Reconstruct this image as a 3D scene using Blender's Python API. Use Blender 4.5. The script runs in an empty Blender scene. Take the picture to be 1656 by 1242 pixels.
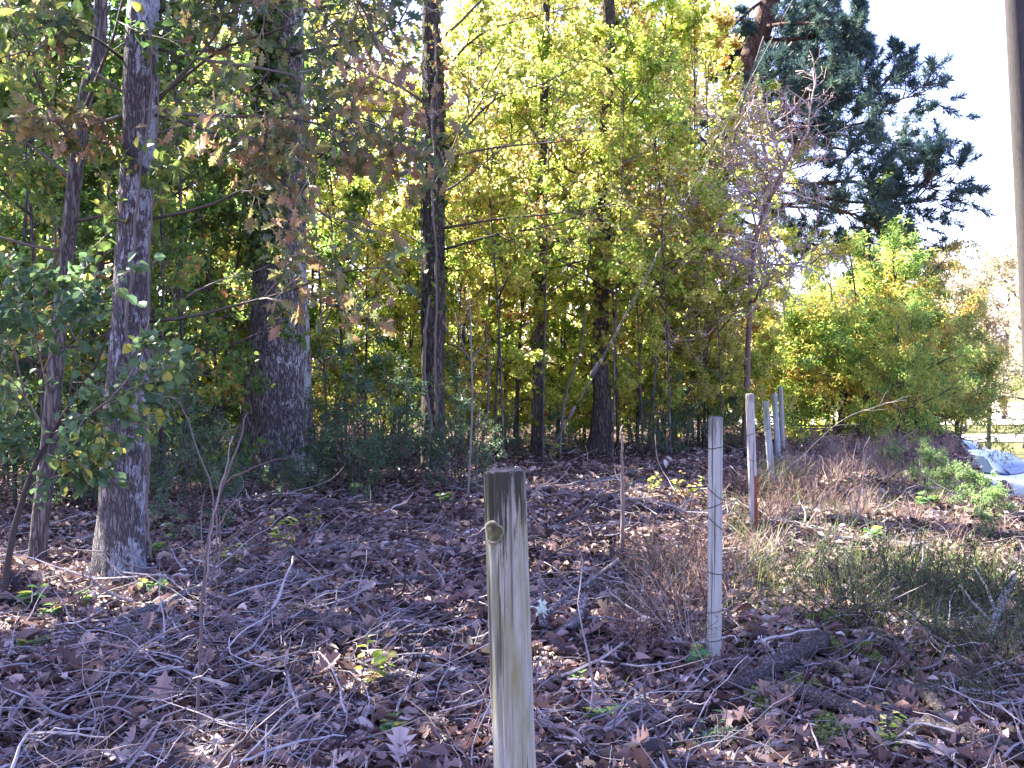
import bpy, math, random
import numpy as np
from mathutils import Vector

# ------------------------------------------------------------------ scene, camera
S = bpy.context.scene
COL = S.collection
F, W, H, CAMZ, HOR = 1750.0, 1656, 1242, 1.49, 580.0
PITCH = math.atan((621 - HOR) / F)
cam_d = bpy.data.cameras.new("camera"); cam = bpy.data.objects.new("camera", cam_d); COL.objects.link(cam)
cam.location = (0, 0, CAMZ); cam.rotation_euler = (math.pi / 2 - PITCH, 0, 0)
cam_d.sensor_width = 36; cam_d.lens = F / W * 36; cam_d.clip_end = 3000; cam_d.clip_start = 0.05
S.camera = cam
CP, SP = math.cos(PITCH), math.sin(PITCH)

def P(px, py, Y):
    dx, dz = (px - 828) / F, (621 - py) / F
    vy, vz = CP + dz * SP, -SP + dz * CP
    k = Y / vy
    return np.array((dx * k, Y, CAMZ + vz * k))

def sstep(a, b, x):
    t = np.clip((np.asarray(x, float) - a) / (b - a), 0, 1)
    return t * t * (3 - 2 * t)

def gz(x, y):
    x = np.asarray(x, float); y = np.asarray(y, float)
    bump = 0.03 * np.sin(1.7 * x + 0.6 * y) + 0.025 * np.sin(2.3 * y - 0.9 * x + 1) + 0.015 * np.sin(4.1 * x + 3.3 * y)
    bump = bump * sstep(60, 20, y)
    d1 = sstep(0, 1.6, x - .4 * y) * sstep(11, 16, y)
    d2 = np.maximum(sstep(26, 40, y), sstep(22, 29, y) * sstep(5, 9, x))
    return bump - 2.2 * np.maximum(d1, d2) - 0.35 * sstep(30, 60, y) - 0.06 * np.clip(y - 70, 0, 60) * 0.2

def G(px, py):
    a, b = 1.0, 400.0
    for _ in range(60):
        m = 0.5 * (a + b); p = P(px, py, m)
        if p[2] > gz(p[0], p[1]): a = m
        else: b = m
    p = P(px, py, a); p[2] = float(gz(p[0], p[1]))
    return p

# ------------------------------------------------------------------ objects
def thing(name, label, cat, loc=(0, 0, 0), group=None, rz=0.0, sc=1.0):
    o = bpy.data.objects.new(name, None); COL.objects.link(o)
    o.location = [float(v) for v in loc]; o.rotation_euler = (0, 0, rz); o.scale = (sc, sc, sc)
    o.empty_display_size = 0.2
    o["label"] = label; o["category"] = cat
    if group: o["group"] = group
    return o

def tag(o, label, cat, group=None):
    o["label"] = label; o["category"] = cat
    if group: o["group"] = group
    return o

def obj(name, me, mat, parent=None, loc=None):
    o = bpy.data.objects.new(name, me); COL.objects.link(o)
    if mat is not None and len(me.materials) == 0:
        for q in (mat if isinstance(mat, (list, tuple)) else (mat,)): me.materials.append(q)
    if parent is not None: o.parent = parent
    if loc is not None: o.location = [float(v) for v in loc]
    return o

def dup(root, loc, rz=0.0, sc=1.0, label=None, group=None):
    r = root.copy(); COL.objects.link(r)
    r.location = [float(v) for v in loc]; r.rotation_euler = (0, 0, rz)
    r.scale = (sc, sc, sc) if not isinstance(sc, tuple) else sc
    if label: r["label"] = label
    if group: r["group"] = group
    for ch in list(root.children):
        c = ch.copy(); COL.objects.link(c); c.parent = r
        for g in list(ch.children):
            d = g.copy(); COL.objects.link(d); d.parent = c
    return r

class MB:
    """collects vertices, faces (grouped by side count) and one float per vertex"""
    def __init__(s): s.v = []; s.f = []; s.a = []; s.n = 0; s.mi = []; s.slot = 0
    def add(s, v, faces, a=None):
        v = np.asarray(v, np.float32).reshape(-1, 3)
        for f in faces:
            f = np.asarray(f, np.int64)
            if f.size: s.f.append(f + s.n); s.mi.append(np.full(len(f), s.slot, np.int32))
        s.v.append(v); s.a.append(np.zeros(len(v), np.float32) if a is None else np.broadcast_to(np.asarray(a, np.float32), (len(v),)))
        s.n += len(v)
    def mesh(s, name, origin=(0, 0, 0), smooth=False):
        v = np.concatenate(s.v) - np.asarray(origin, np.float32); a = np.concatenate(s.a)
        me = bpy.data.meshes.new(name)
        me.vertices.add(len(v)); me.vertices.foreach_set("co", np.ascontiguousarray(v, np.float32).ravel())
        loops = np.concatenate([f.ravel() for f in s.f]); tot = np.concatenate([np.full(len(f), f.shape[1]) for f in s.f])
        st = np.concatenate([[0], np.cumsum(tot)[:-1]])
        me.loops.add(len(loops)); me.loops.foreach_set("vertex_index", loops.astype(np.int32))
        me.polygons.add(len(tot)); me.polygons.foreach_set("loop_start", st.astype(np.int32))
        me.polygons.foreach_set("use_smooth", np.full(len(tot), smooth))
        me.polygons.foreach_set('material_index', np.concatenate(s.mi))
        me.update(calc_edges=True)
        at = me.attributes.new("tone", 'FLOAT', 'POINT'); at.data.foreach_set("value", np.ascontiguousarray(a, np.float32))
        return me

def unit(v): return v / np.maximum(np.linalg.norm(v, axis=-1, keepdims=True), 1e-9)

def tubes(mb, PTS, R, sides, tone=None, cap=True, wob=None):
    PTS = np.asarray(PTS, float); R = np.asarray(R, float)
    if PTS.ndim == 2: PTS = PTS[None]; R = R[None]
    M, K, _ = PTS.shape
    T = np.empty_like(PTS); T[:, 1:-1] = PTS[:, 2:] - PTS[:, :-2]; T[:, 0] = PTS[:, 1] - PTS[:, 0]; T[:, -1] = PTS[:, -1] - PTS[:, -2]
    T = unit(T)
    main = unit(PTS[:, -1] - PTS[:, 0])
    ref = np.where(np.abs(main[:, 2:3]) > 0.75, np.array([[1.0, 0, 0]]), np.array([[0, 0, 1.0]]))[:, None, :]
    A = unit(np.cross(np.broadcast_to(ref, T.shape), T)); B = np.cross(T, A)
    th = np.arange(sides) * 2 * math.pi / sides
    rr = R[:, :, None] * (np.ones((1, 1, sides)) if wob is None else wob)
    V = PTS[:, :, None, :] + rr[..., None] * (A[:, :, None, :] * np.cos(th)[None, None, :, None] + B[:, :, None, :] * np.sin(th)[None, None, :, None])
    idx = np.arange(M * K * sides).reshape(M, K, sides); nx = np.roll(idx, -1, axis=2)
    q = np.stack([idx[:, :-1], nx[:, :-1], nx[:, 1:], idx[:, 1:]], -1).reshape(-1, 4)
    fs = [q]
    if cap and sides >= 3:
        fs.append(idx[:, 0, ::-1].reshape(M, sides)); fs.append(idx[:, -1].reshape(M, sides))
    t = None if tone is None else np.repeat(np.broadcast_to(np.asarray(tone, float), (M,)), K * sides)
    mb.add(V.reshape(-1, 3), fs, t)

def spline(pts, n):
    pts = np.asarray(pts, float); m = len(pts)
    if m == 2: 
        t = np.linspace(0, 1, n)[:, None]; return pts[0] * (1 - t) + pts[1] * t
    e = np.vstack([2 * pts[0] - pts[1], pts, 2 * pts[-1] - pts[-2]])
    u = np.linspace(0, m - 1, n); i = np.minimum(u.astype(int), m - 2); t = (u - i)
    t = t.reshape(-1, *([1] * (pts.ndim - 1)))
    p0, p1, p2, p3 = e[i], e[i + 1], e[i + 2], e[i + 3]
    return 0.5 * (2 * p1 + (p2 - p0) * t + (2 * p0 - 5 * p1 + 4 * p2 - p3) * t ** 2 + (3 * p1 - p0 - 3 * p2 + p3) * t ** 3)

# ------------------------------------------------------------------ leaves
def half_leaf(out, fold, droop):
    """leaf outline of one half -> both halves with a mid rib; local x = length, y = width, z = up"""
    out = np.array(out, float); n = len(out)
    mid = np.stack([out[:, 0], np.zeros(n), -droop * out[:, 0] ** 2], 1)
    up = np.stack([out[:, 0], out[:, 1], -droop * out[:, 0] ** 2 + fold * out[:, 1]], 1)
    dn = up * np.array([1, -1, 1])
    V = np.concatenate([mid, up, dn]); q = []
    for i in range(n - 1):
        q.append((i, i + 1, n + i + 1, n + i)); q.append((i + 1, i, 2 * n + i, 2 * n + i + 1))
    return V, [np.array(q)]
DIAMOND = (np.array([[0, 0, 0], [.45, .3, .1], [1, 0, -.1], [.45, -.3, .1]]), [np.array([[0, 2, 1], [0, 3, 2]])])
LANCE = (np.array([[0, 0, 0], [.4, .12, .04], [1, 0, -.16], [.4, -.12, .04]]), [np.array([[0, 2, 1], [0, 3, 2]])])
OVATE = half_leaf([(0, .01), (.15, .2), (.4, .33), (.7, .24), (1, 0.0)], .35, .22)
OAK = half_leaf([(0, .015), (.16, .05), (.24, .19), (.33, .08), (.44, .3), (.53, .1), (.66, .33), (.73, .13), (.84, .2), (.89, .07), (1, 0)], .3, .3)
CURL = half_leaf([(0, .02), (.2, .16), (.5, .25), (.8, .15), (1, 0.0)], 1.1, .45)
LOBE = half_leaf([(0, .02), (.3, .2), (.42, .08), (.6, .24), (.72, .1), (1, 0)], .9, .5)
OAKC = half_leaf([(0, .02), (.18, .06), (.26, .24), (.36, .09), (.46, .36), (.55, .12), (.68, .36), (.75, .14), (.86, .2), (1, 0)], .75, -.4)

def leaves(mb, pos, d, nrm, size, tmpl, tone, wid=1.0):
    n = len(pos)
    if n == 0: return
    x = unit(d); z = unit(nrm - (nrm * x).sum(1, keepdims=True) * x); y = np.cross(z, x)
    V, fs = tmpl
    s = np.broadcast_to(np.asarray(size, float), (n,))[:, None, None]; wd = np.broadcast_to(np.asarray(wid, float), (n,))[:, None, None]
    C = pos[:, None, :] + s * (V[None, :, 0:1] * x[:, None] + wd * V[None, :, 1:2] * y[:, None] + V[None, :, 2:3] * z[:, None])
    off = (np.arange(n) * len(V))[:, None, None]
    mb.add(C.reshape(-1, 3), [(f[None] + off).reshape(-1, f.shape[1]) for f in fs], np.repeat(tone, len(V)))

# ------------------------------------------------------------------ growth
def path(r, p0, d0, L, K, grav, wob):
    M = len(p0); out = np.empty((M, K, 3)); out[:, 0] = p0; d = unit(d0)
    for k in range(1, K):
        d = unit(d + r.normal(0, wob, (M, 3)) + np.array([0, 0, grav]))
        out[:, k] = out[:, k - 1] + d * (L / (K - 1))[:, None]
    return out

def spawn(r, PR, L, n, tmin, tmax, ang, lenf, K, grav, wob):
    M, KP, _ = PR.shape
    i = np.repeat(np.arange(M), n); t = r.uniform(tmin, tmax, M * n) * (KP - 1)
    k = np.minimum(t.astype(int), KP - 2); f = (t - k)[:, None]
    p = PR[i, k] * (1 - f) + PR[i, k + 1] * f; tan = unit(PR[i, k + 1] - PR[i, k])
    q = r.normal(0, 1, (M * n, 3)); q = unit(q - (q * tan).sum(1, keepdims=True) * tan)
    a = r.normal(ang, 0.2, M * n)[:, None]
    d = tan * np.cos(a) + q * np.sin(a)
    ll = L[i] * lenf * r.uniform(.65, 1.3, M * n) * (1.15 - .5 * t / (KP - 1))
    return path(r, p, d, ll, K, grav, wob), ll, i

def limbs_on(r, trunk, n, z0, z1, L0, L1, e0, e1, K=7, grav=.06, wob=.12, az=None):
    """n limbs along a trunk polyline between heights z0..z1 above its base"""
    zz = trunk[:, 2] - trunk[0, 2]
    h = np.sort(r.uniform(z0, z1, n)); u = (h - z0) / max(z1 - z0, .01)
    p = np.stack([np.interp(h, zz, trunk[:, c]) for c in range(3)], 1)
    a = (np.arange(n) * 2.4 + r.uniform(0, 6.28)) if az is None else r.uniform(az[0], az[1], n)
    a = a + r.normal(0, .3, n); e = e0 + (e1 - e0) * u + r.normal(0, .12, n)
    d = np.stack([np.cos(a) * np.cos(e), np.sin(a) * np.cos(e), np.sin(e)], 1)
    L = (L0 + (L1 - L0) * u) * r.uniform(.75, 1.2, n)
    return path(r, p, d, L, K, grav, wob), L

def dress(r, wood, leaf, LP, LL, nsub, ntw, nlv, size, tmpl, r0=.022, sub_l=.42, tw_l=.5, tilt=.7, droop=0., tmin=.2, grav=.02, tone_c=.55, twig_r=.004, wid=1.0, spread=.5, sides=4):
    """sub-branches, twigs and leaves on limbs LP (M,K,3) of lengths LL"""
    M, K, _ = LP.shape
    rad = (r0 * (LL / LL.mean()))[:, None] * np.linspace(1, .25, K)[None]
    tubes(wood, LP, rad, sides + 1, tone=r.uniform(0, .6, M))
    SB, SL, si = spawn(r, LP, LL, nsub, tmin, 1, .8, sub_l, 5, grav, .15)
    tubes(wood, SB, np.linspace(.4, .14, 5)[None] * (r0 * np.ones(len(SB)))[:, None], sides, tone=r.uniform(.1, .9, len(SB)))
    TW, TL, ti = spawn(r, SB, SL, ntw, .15, 1, .75, tw_l, 4, grav - droop, .2)
    tubes(wood, TW, np.linspace(1, .4, 4)[None] * np.full(len(TW), twig_r)[:, None], 3, tone=r.uniform(.2, 1, len(TW)))
    if nlv <= 0: return
    tone_limb = r.uniform(0, 1, M)[si][ti] * .5 + r.uniform(0, 1, len(SB))[ti] * .5
    N = len(TW); i = np.repeat(np.arange(N), nlv); t = r.uniform(.1, 1, N * nlv) * 3
    k = np.minimum(t.astype(int), 2); f = (t - k)[:, None]
    p = TW[i, k] * (1 - f) + TW[i, k + 1] * f; tan = unit(TW[i, k + 1] - TW[i, k])
    d = unit(tan * .6 + r.normal(0, .7, p.shape) + np.array([0, 0, -droop * 3 - .15]))
    nr = np.array([0, 0, 1.0]) + r.normal(0, tilt, p.shape)
    p = p + r.normal(0, 1, p.shape) * (spread * size)
    tone = np.clip(tone_limb[i] * tone_c + r.uniform(0, 1, N * nlv) * (1 - tone_c), 0, 1)
    tone = np.clip((tone - .5) * 1.45 + .5 + r.normal(0, .06, len(tone)), 0, 1)
    sz = size * r.uniform(.6, 1.25, N * nlv)
    leaves(leaf, p, d, nr, sz, tmpl, tone, wid)

def trunk_tube(r, mb, pts, rad, sides=20, flare=.5, ridge=.05, lobes=5, n=36):
    pts = spline(pts, n); rad = spline(np.asarray(rad, float)[:, None], n)[:, 0]
    th = np.arange(sides) * 2 * math.pi / sides
    z = pts[:, 2] - pts[0, 2]
    ph = r.uniform(0, 6.28, 4)
    lob = np.cos(lobes * th[None] + ph[0] + .3 * z[:, None]) * .6 + np.cos((lobes - 2) * th[None] + ph[1]) * .4
    fl = flare * np.exp(-z / max(rad[0] * 1.6, .05))
    w = 1 + fl[:, None] * (.6 + .6 * lob) + ridge * lob * .5 + r.normal(0, ridge * .35, (n, sides)) + ridge * np.sin(3.1 * z[:, None] + th[None] * 2 + ph[2]) * .6
    tubes(mb, pts[None], rad[None], sides, wob=w[None])
    return pts, rad

# ------------------------------------------------------------------ materials
def new_mat(name):
    m = bpy.data.materials.new(name); m.use_nodes = True; nt = m.node_tree; nt.nodes.clear()
    out = nt.nodes.new("ShaderNodeOutputMaterial"); return m, nt, out

def nd(nt, typ, **kw):
    n = nt.nodes.new(typ)
    for k, v in kw.items(): setattr(n, k, v)
    return n

def ramp(nt, stops, fac, interp='LINEAR'):
    n = nt.nodes.new("ShaderNodeValToRGB"); cr = n.color_ramp; cr.interpolation = interp
    while len(cr.elements) > 1: cr.elements.remove(cr.elements[-1])
    cr.elements[0].position = stops[0][0]; cr.elements[0].color = (*stops[0][1], 1)
    for p, c in stops[1:]:
        e = cr.elements.new(p); e.color = (*c, 1)
    nt.links.new(fac, n.inputs[0]); return n.outputs[0]

def math_n(nt, op, a, b=None, clamp=False):
    n = nt.nodes.new("ShaderNodeMath"); n.operation = op; n.use_clamp = clamp
    for i, v in enumerate((a, b)):
        if v is None: continue
        if isinstance(v, (int, float)): n.inputs[i].default_value = v
        else: nt.links.new(v, n.inputs[i])
    return n.outputs[0]

def mixc(nt, f, a, b):
    n = nt.nodes.new("ShaderNodeMix"); n.data_type = 'RGBA'
    for s, v in ((n.inputs[0], f), (n.inputs[6], a), (n.inputs[7], b)):
        if isinstance(v, (int, float)): s.default_value = v
        elif isinstance(v, tuple): s.default_value = (*v, 1)
        else: nt.links.new(v, s)
    return n.outputs[2]

def coords(nt, scale=(1, 1, 1), loc=(0, 0, 0)):
    t = nt.nodes.new("ShaderNodeTexCoord"); m = nt.nodes.new("ShaderNodeMapping")
    m.inputs["Scale"].default_value = scale; m.inputs["Location"].default_value = loc
    nt.links.new(t.outputs["Object"], m.inputs[0]); return m.outputs[0]

def noise(nt, vec, scale, detail=4, rough=.6):
    n = nt.nodes.new("ShaderNodeTexNoise"); n.inputs["Scale"].default_value = scale; n.inputs["Detail"].default_value = detail; n.inputs["Roughness"].default_value = rough
    nt.links.new(vec, n.inputs["Vector"]); return n.outputs[0]

def leaf_mat(name, stops, trans=.45, rough=.45, spec=.35, hue_var=.03, val_var=.3):
    m, nt, out = new_mat(name)
    a = nd(nt, "ShaderNodeAttribute", attribute_name="tone")
    c = ramp(nt, stops, a.outputs["Fac"])
    oi = nt.nodes.new("ShaderNodeObjectInfo"); hs = nt.nodes.new("ShaderNodeHueSaturation")
    nt.links.new(c, hs.inputs["Color"])
    nt.links.new(math_n(nt, 'ADD', math_n(nt, 'MULTIPLY', oi.outputs["Random"], hue_var), .5 - hue_var / 2), hs.inputs["Hue"])
    nt.links.new(math_n(nt, 'ADD', math_n(nt, 'MULTIPLY', oi.outputs["Random"], val_var), 1 - val_var / 2), hs.inputs["Value"])
    b = nt.nodes.new("ShaderNodeBsdfPrincipled"); b.inputs["Roughness"].default_value = rough; b.inputs["Specular IOR Level"].default_value = spec
    t = nt.nodes.new("ShaderNodeBsdfTranslucent"); mx = nt.nodes.new("ShaderNodeMixShader"); mx.inputs[0].default_value = trans
    nt.links.new(hs.outputs[0], b.inputs["Base Color"])
    g = nt.nodes.new("ShaderNodeGamma"); g.inputs[1].default_value = .8; nt.links.new(hs.outputs[0], g.inputs[0]); nt.links.new(g.outputs[0], t.inputs[0])
    nt.links.new(b.outputs[0], mx.inputs[1]); nt.links.new(t.outputs[0], mx.inputs[2]); nt.links.new(mx.outputs[0], out.inputs[0])
    return m

def bark_mat(name, dark, light, stretch=(9, 9, 1.6), lichen=None, lich_lo=.56, lich_side=0., moss=None, moss_side=0., bump=.6, lich_scale=3.2, moss_lo=.55):
    m, nt, out = new_mat(name)
    v = coords(nt, stretch)
    n1 = noise(nt, v, 2.2, 8, .65)
    vo = nt.nodes.new("ShaderNodeTexVoronoi"); vo.feature = 'DISTANCE_TO_EDGE'; vo.inputs["Scale"].default_value = 2.6
    dv = nt.nodes.new("ShaderNodeVectorMath"); dv.operation = 'ADD'
    nn = nt.nodes.new("ShaderNodeTexNoise"); nn.inputs["Scale"].default_value = 3; nt.links.new(v, nn.inputs["Vector"])
    nt.links.new(v, dv.inputs[0]); nt.links.new(nn.outputs["Color"], dv.inputs[1]); nt.links.new(dv.outputs[0], vo.inputs["Vector"])
    crack = math_n(nt, 'MULTIPLY', vo.outputs["Distance"], 3.0, True)
    hgt = math_n(nt, 'MULTIPLY', crack, math_n(nt, 'ADD', math_n(nt, 'MULTIPLY', n1, 1.2), .1), True)
    col = ramp(nt, [(0, dark), (.32, tuple(x * .55 + y * .45 for x, y in zip(dark, light))), (.75, light)], hgt)
    w = coords(nt, (1, 1, .7)); sx = nt.nodes.new("ShaderNodeSeparateXYZ"); nt.links.new(w, sx.inputs[0])
    if moss:
        ms = math_n(nt, 'ADD', noise(nt, w, 4.5, 6, .7), math_n(nt, 'MULTIPLY', sx.outputs[0], -moss_side))
        col = mixc(nt, ramp(nt, [(moss_lo, (0, 0, 0)), (moss_lo + .12, (.85,) * 3)], ms), col, moss)
    if lichen:
        lm = math_n(nt, 'ADD', noise(nt, w, lich_scale, 9, .72), math_n(nt, 'MULTIPLY', sx.outputs[0], lich_side))
        lm = math_n(nt, 'ADD', lm, math_n(nt, 'ADD', math_n(nt, 'MULTIPLY', math_n(nt, 'SUBTRACT', hgt, .5), .1), math_n(nt, 'MULTIPLY', math_n(nt, 'SUBTRACT', noise(nt, w, 17, 6, .75), .5), .5)))
        col = mixc(nt, ramp(nt, [(lich_lo, (0, 0, 0)), (lich_lo + .05, (.9,) * 3)], lm), col, lichen)
    b = nt.nodes.new("ShaderNodeBsdfPrincipled"); b.inputs["Roughness"].default_value = .9; b.inputs["Specular IOR Level"].default_value = .2
    bp = nt.nodes.new("ShaderNodeBump"); bp.inputs["Strength"].default_value = bump; bp.inputs["Distance"].default_value = .03
    nt.links.new(hgt, bp.inputs["Height"]); nt.links.new(bp.outputs[0], b.inputs["Normal"]); nt.links.new(col, b.inputs["Base Color"]); nt.links.new(b.outputs[0], out.inputs[0])
    return m

def tone_mat(name, stops, rough=.9, spec=.2, ns=14.0, var=.35):
    """colour by the per-piece tone, broken up by noise"""
    m, nt, out = new_mat(name)
    a = nd(nt, "ShaderNodeAttribute", attribute_name="tone"); v = coords(nt)
    f = math_n(nt, 'ADD', a.outputs["Fac"], math_n(nt, 'MULTIPLY', math_n(nt, 'SUBTRACT', noise(nt, v, ns, 5), .5), var))
    c = ramp(nt, stops, f)
    b = nt.nodes.new("ShaderNodeBsdfPrincipled"); b.inputs["Roughness"].default_value = rough; b.inputs["Specular IOR Level"].default_value = spec
    nt.links.new(c, b.inputs["Base Color"]); nt.links.new(b.outputs[0], out.inputs[0]); return m

def plain(name, col, rough=.6, metal=0., ns=6., var=.25, trans=0.):
    m, nt, out = new_mat(name); v = coords(nt)
    f = noise(nt, v, ns, 5)
    c = ramp(nt, [(.3, tuple(x * (1 - var) for x in col)), (.7, tuple(min(1, x * (1 + var)) for x in col))], f)
    b = nt.nodes.new("ShaderNodeBsdfPrincipled"); b.inputs["Roughness"].default_value = rough; b.inputs["Metallic"].default_value = metal
    nt.links.new(c, b.inputs["Base Color"]); nt.links.new(b.outputs[0], out.inputs[0]); return m

YG = [(0, (.11, .2, .025)), (.25, (.26, .38, .04)), (.45, (.45, .51, .07)), (.66, (.69, .62, .13)), (.84, (.78, .64, .28)), (.92, (.5, .34, .12)), (.97, (.34, .17, .06)), (1, (.30, .10, .03))]
M_YG = leaf_mat("yellow_green_leaves", YG, .7, hue_var=.035, val_var=.35)
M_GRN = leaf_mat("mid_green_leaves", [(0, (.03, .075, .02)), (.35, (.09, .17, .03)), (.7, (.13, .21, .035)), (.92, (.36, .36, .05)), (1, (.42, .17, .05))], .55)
M_PRI = leaf_mat("blue_green_leaves", [(0, (.03, .075, .035)), (.5, (.055, .12, .055)), (.9, (.09, .16, .06)), (1, (.2, .2, .05))], .4, .4, .5)
M_OAK = leaf_mat("turning_oak_leaves", [(0, (.035, .06, .02)), (.3, (.075, .1, .03)), (.5, (.15, .15, .04)), (.7, (.2, .13, .05)), (.9, (.25, .11, .055)), (1, (.34, .22, .15))], .5, .36, .5)
M_HAZ = leaf_mat("grey_green_round_leaves", [(0, (.04, .085, .035)), (.55, (.07, .135, .05)), (.85, (.14, .21, .045)), (.97, (.33, .34, .05)), (1, (.4, .36, .06))], .45, .38, .5)
M_SUM = leaf_mat("feathery_autumn_leaves", [(0, (.08, .18, .04)), (.3, (.2, .33, .06)), (.55, (.4, .47, .08)), (.75, (.62, .55, .1)), (.92, (.64, .4, .08)), (1, (.5, .18, .06))], .6)
M_NEED = leaf_mat("pine_needles", [(0, (.055, .11, .11)), (.6, (.095, .165, .15)), (1, (.16, .22, .13))], .4, .45, .4)
M_IVY = leaf_mat("ivy_leaves", [(0, (.02, .05, .012)), (.6, (.05, .10, .02)), (1, (.14, .17, .03))], .4)
M_FAR = leaf_mat("far_woods_leaves", [(0, (.05, .09, .02)), (.3, (.15, .19, .03)), (.6, (.36, .34, .07)), (.9, (.44, .32, .1)), (1, (.36, .17, .06))], .7)
M_PALE = leaf_mat("haze_paled_autumn_leaves", [(0, (.25, .27, .14)), (.5, (.48, .4, .25)), (.8, (.55, .37, .2)), (1, (.6, .5, .4))], .5)  # leaf colour paled to imitate overexposure and haze on the far trees
M_TWIG = tone_mat("grey_brown_twigs", [(0, (.05, .04, .035)), (.5, (.12, .1, .085)), (1, (.24, .21, .18))])
M_DRY = tone_mat("dry_stems", [(0, (.09, .062, .05)), (.5, (.21, .165, .135)), (1, (.42, .355, .29))], ns=40, var=.6)
M_PINKTW = tone_mat("pinkish_bare_twigs", [(0, (.16, .1, .09)), (.5, (.33, .24, .22)), (1, (.5, .42, .38))])
M_BARK_L = bark_mat("lichened_bark", (.05, .043, .043), (.21, .185, .18), stretch=(12, 12, 2.6), lichen=(.34, .355, .375), lich_lo=.56, lich_side=.5, moss=(.04, .04, .018), moss_side=1.0, moss_lo=.62, lich_scale=3.2, bump=.9)
M_BARK_O = bark_mat("furrowed_oak_bark", (.03, .024, .022), (.27, .24, .225), stretch=(9, 9, 2.2), lichen=(.36, .38, .35), lich_lo=.62, lich_side=.35, moss=(.03, .045, .012), moss_side=.6, moss_lo=.74, bump=.9)
M_BARK_D = bark_mat("dark_bark", (.018, .014, .011), (.12, .1, .085), lichen=(.3, .32, .3), lich_lo=.68)
M_BARK_G = bark_mat("grey_bark", (.035, .03, .026), (.17, .15, .135), lichen=(.33, .35, .33), lich_lo=.64)
M_BARK_P = bark_mat("pine_bark", (.03, .018, .012), (.16, .09, .065), stretch=(5, 5, 2))
M_BRANCH = bark_mat("fallen_branch_bark", (.05, .042, .04), (.27, .24, .225), stretch=(14, 14, 14), lichen=(.36, .37, .36), lich_lo=.66, bump=.4)
M_BRANCH_D = bark_mat("dark_fallen_bark", (.03, .023, .021), (.15, .12, .105), stretch=(14, 14, 14), lichen=(.3, .31, .3), lich_lo=.74, bump=.5)
M_BRANCH_W = bark_mat("bleached_branch", (.11, .1, .09), (.42, .4, .37), stretch=(14, 14, 14), bump=.3)

# ------------------------------------------------------------------ sky and sun
SUN_AZ, SUN_EL = math.radians(-57), math.radians(47)     # azimuth clockwise from the view direction
w = bpy.data.worlds.new("World"); S.world = w; w.use_nodes = True
wn = w.node_tree; bg = wn.nodes["Background"]
sky = wn.nodes.new("ShaderNodeTexSky"); sky.sky_type = 'NISHITA'; sky.sun_disc = False
sky.sun_elevation = SUN_EL; sky.sun_rotation = SUN_AZ; sky.dust_density = .6; sky.air_density = 1.0; sky.ozone_density = 3.0
tn = wn.nodes.new('ShaderNodeMix'); tn.data_type = 'RGBA'; tn.blend_type = 'MULTIPLY'; tn.inputs[0].default_value = 1; tn.inputs[7].default_value = (1.08, .86, 1.18, 1)
wn.links.new(sky.outputs[0], tn.inputs[6]); wn.links.new(tn.outputs[2], bg.inputs[0]); bg.inputs[1].default_value = .084
sd = Vector((math.sin(SUN_AZ) * math.cos(SUN_EL), math.cos(SUN_AZ) * math.cos(SUN_EL), math.sin(SUN_EL)))
sl = bpy.data.lights.new("sun", 'SUN'); sl.energy = 5.0; sl.angle = math.radians(.55); sl.color = (1, .95, .85)
so = bpy.data.objects.new("sun", sl); COL.objects.link(so); so.rotation_euler = sd.to_track_quat('Z', 'Y').to_euler(); so.location = sd * 60
S.view_settings.view_transform = 'Standard'; S.view_settings.look = 'None'; S.view_settings.exposure = 3.25; S.view_settings.gamma = 1
S.cycles.max_bounces = 7; S.cycles.diffuse_bounces = 4; S.cycles.transmission_bounces = 4; S.cycles.glossy_bounces = 2
S.cycles.sample_clamp_indirect = 6

# ------------------------------------------------------------------ ground
def ground():
    m, nt, out = new_mat("forest_floor"); v = coords(nt)
    n1 = noise(nt, v, 1.3, 6); n2 = noise(nt, v, 26, 6, .7)
    soil = ramp(nt, [(.3, (.03, .021, .015)), (.5, (.075, .05, .036)), (.7, (.13, .088, .06))], n2)
    grassy = ramp(nt, [(.3, (.05, .06, .02)), (.6, (.13, .12, .05)), (.8, (.25, .2, .11))], n2)
    sx = nt.nodes.new("ShaderNodeSeparateXYZ"); nt.links.new(v, sx.inputs[0])
    far = math_n(nt, 'ADD', math_n(nt, 'MULTIPLY', math_n(nt, 'SUBTRACT', sx.outputs[1], 24), .12), math_n(nt, 'SUBTRACT', n1, .5))
    col = mixc(nt, ramp(nt, [(.3, (0, 0, 0)), (.7, (1, 1, 1))], far), soil, grassy)
    b = nt.nodes.new("ShaderNodeBsdfPrincipled"); b.inputs["Roughness"].default_value = 1; b.inputs["Specular IOR Level"].default_value = .1
    bp = nt.nodes.new("ShaderNodeBump"); bp.inputs["Distance"].default_value = .04; nt.links.new(n2, bp.inputs["Height"]); nt.links.new(bp.outputs[0], b.inputs["Normal"])
    nt.links.new(col, b.inputs["Base Color"]); nt.links.new(b.outputs[0], out.inputs[0])
    ys = np.concatenate([np.linspace(-30, 0, 12)[:-1], np.linspace(0, 30, 130)[:-1], np.linspace(30, 70, 50)[:-1], np.geomspace(70, 1500, 24)])
    xs = np.concatenate([-np.geomspace(1200, 25, 20)[:-1], np.linspace(-25, 25, 180)[:-1], np.geomspace(25, 1200, 20)])
    X, Y = np.meshgrid(xs, ys); Z = gz(X, Y)
    ix = np.arange(X.size).reshape(X.shape)
    mb = MB(); mb.add(np.stack([X, Y, Z], -1), [np.stack([ix[:-1, :-1], ix[:-1, 1:], ix[1:, 1:], ix[1:, :-1]], -1).reshape(-1, 4)])
    o = obj("ground", mb.mesh("ground", smooth=True), m); o["kind"] = "structure"
ground()

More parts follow.
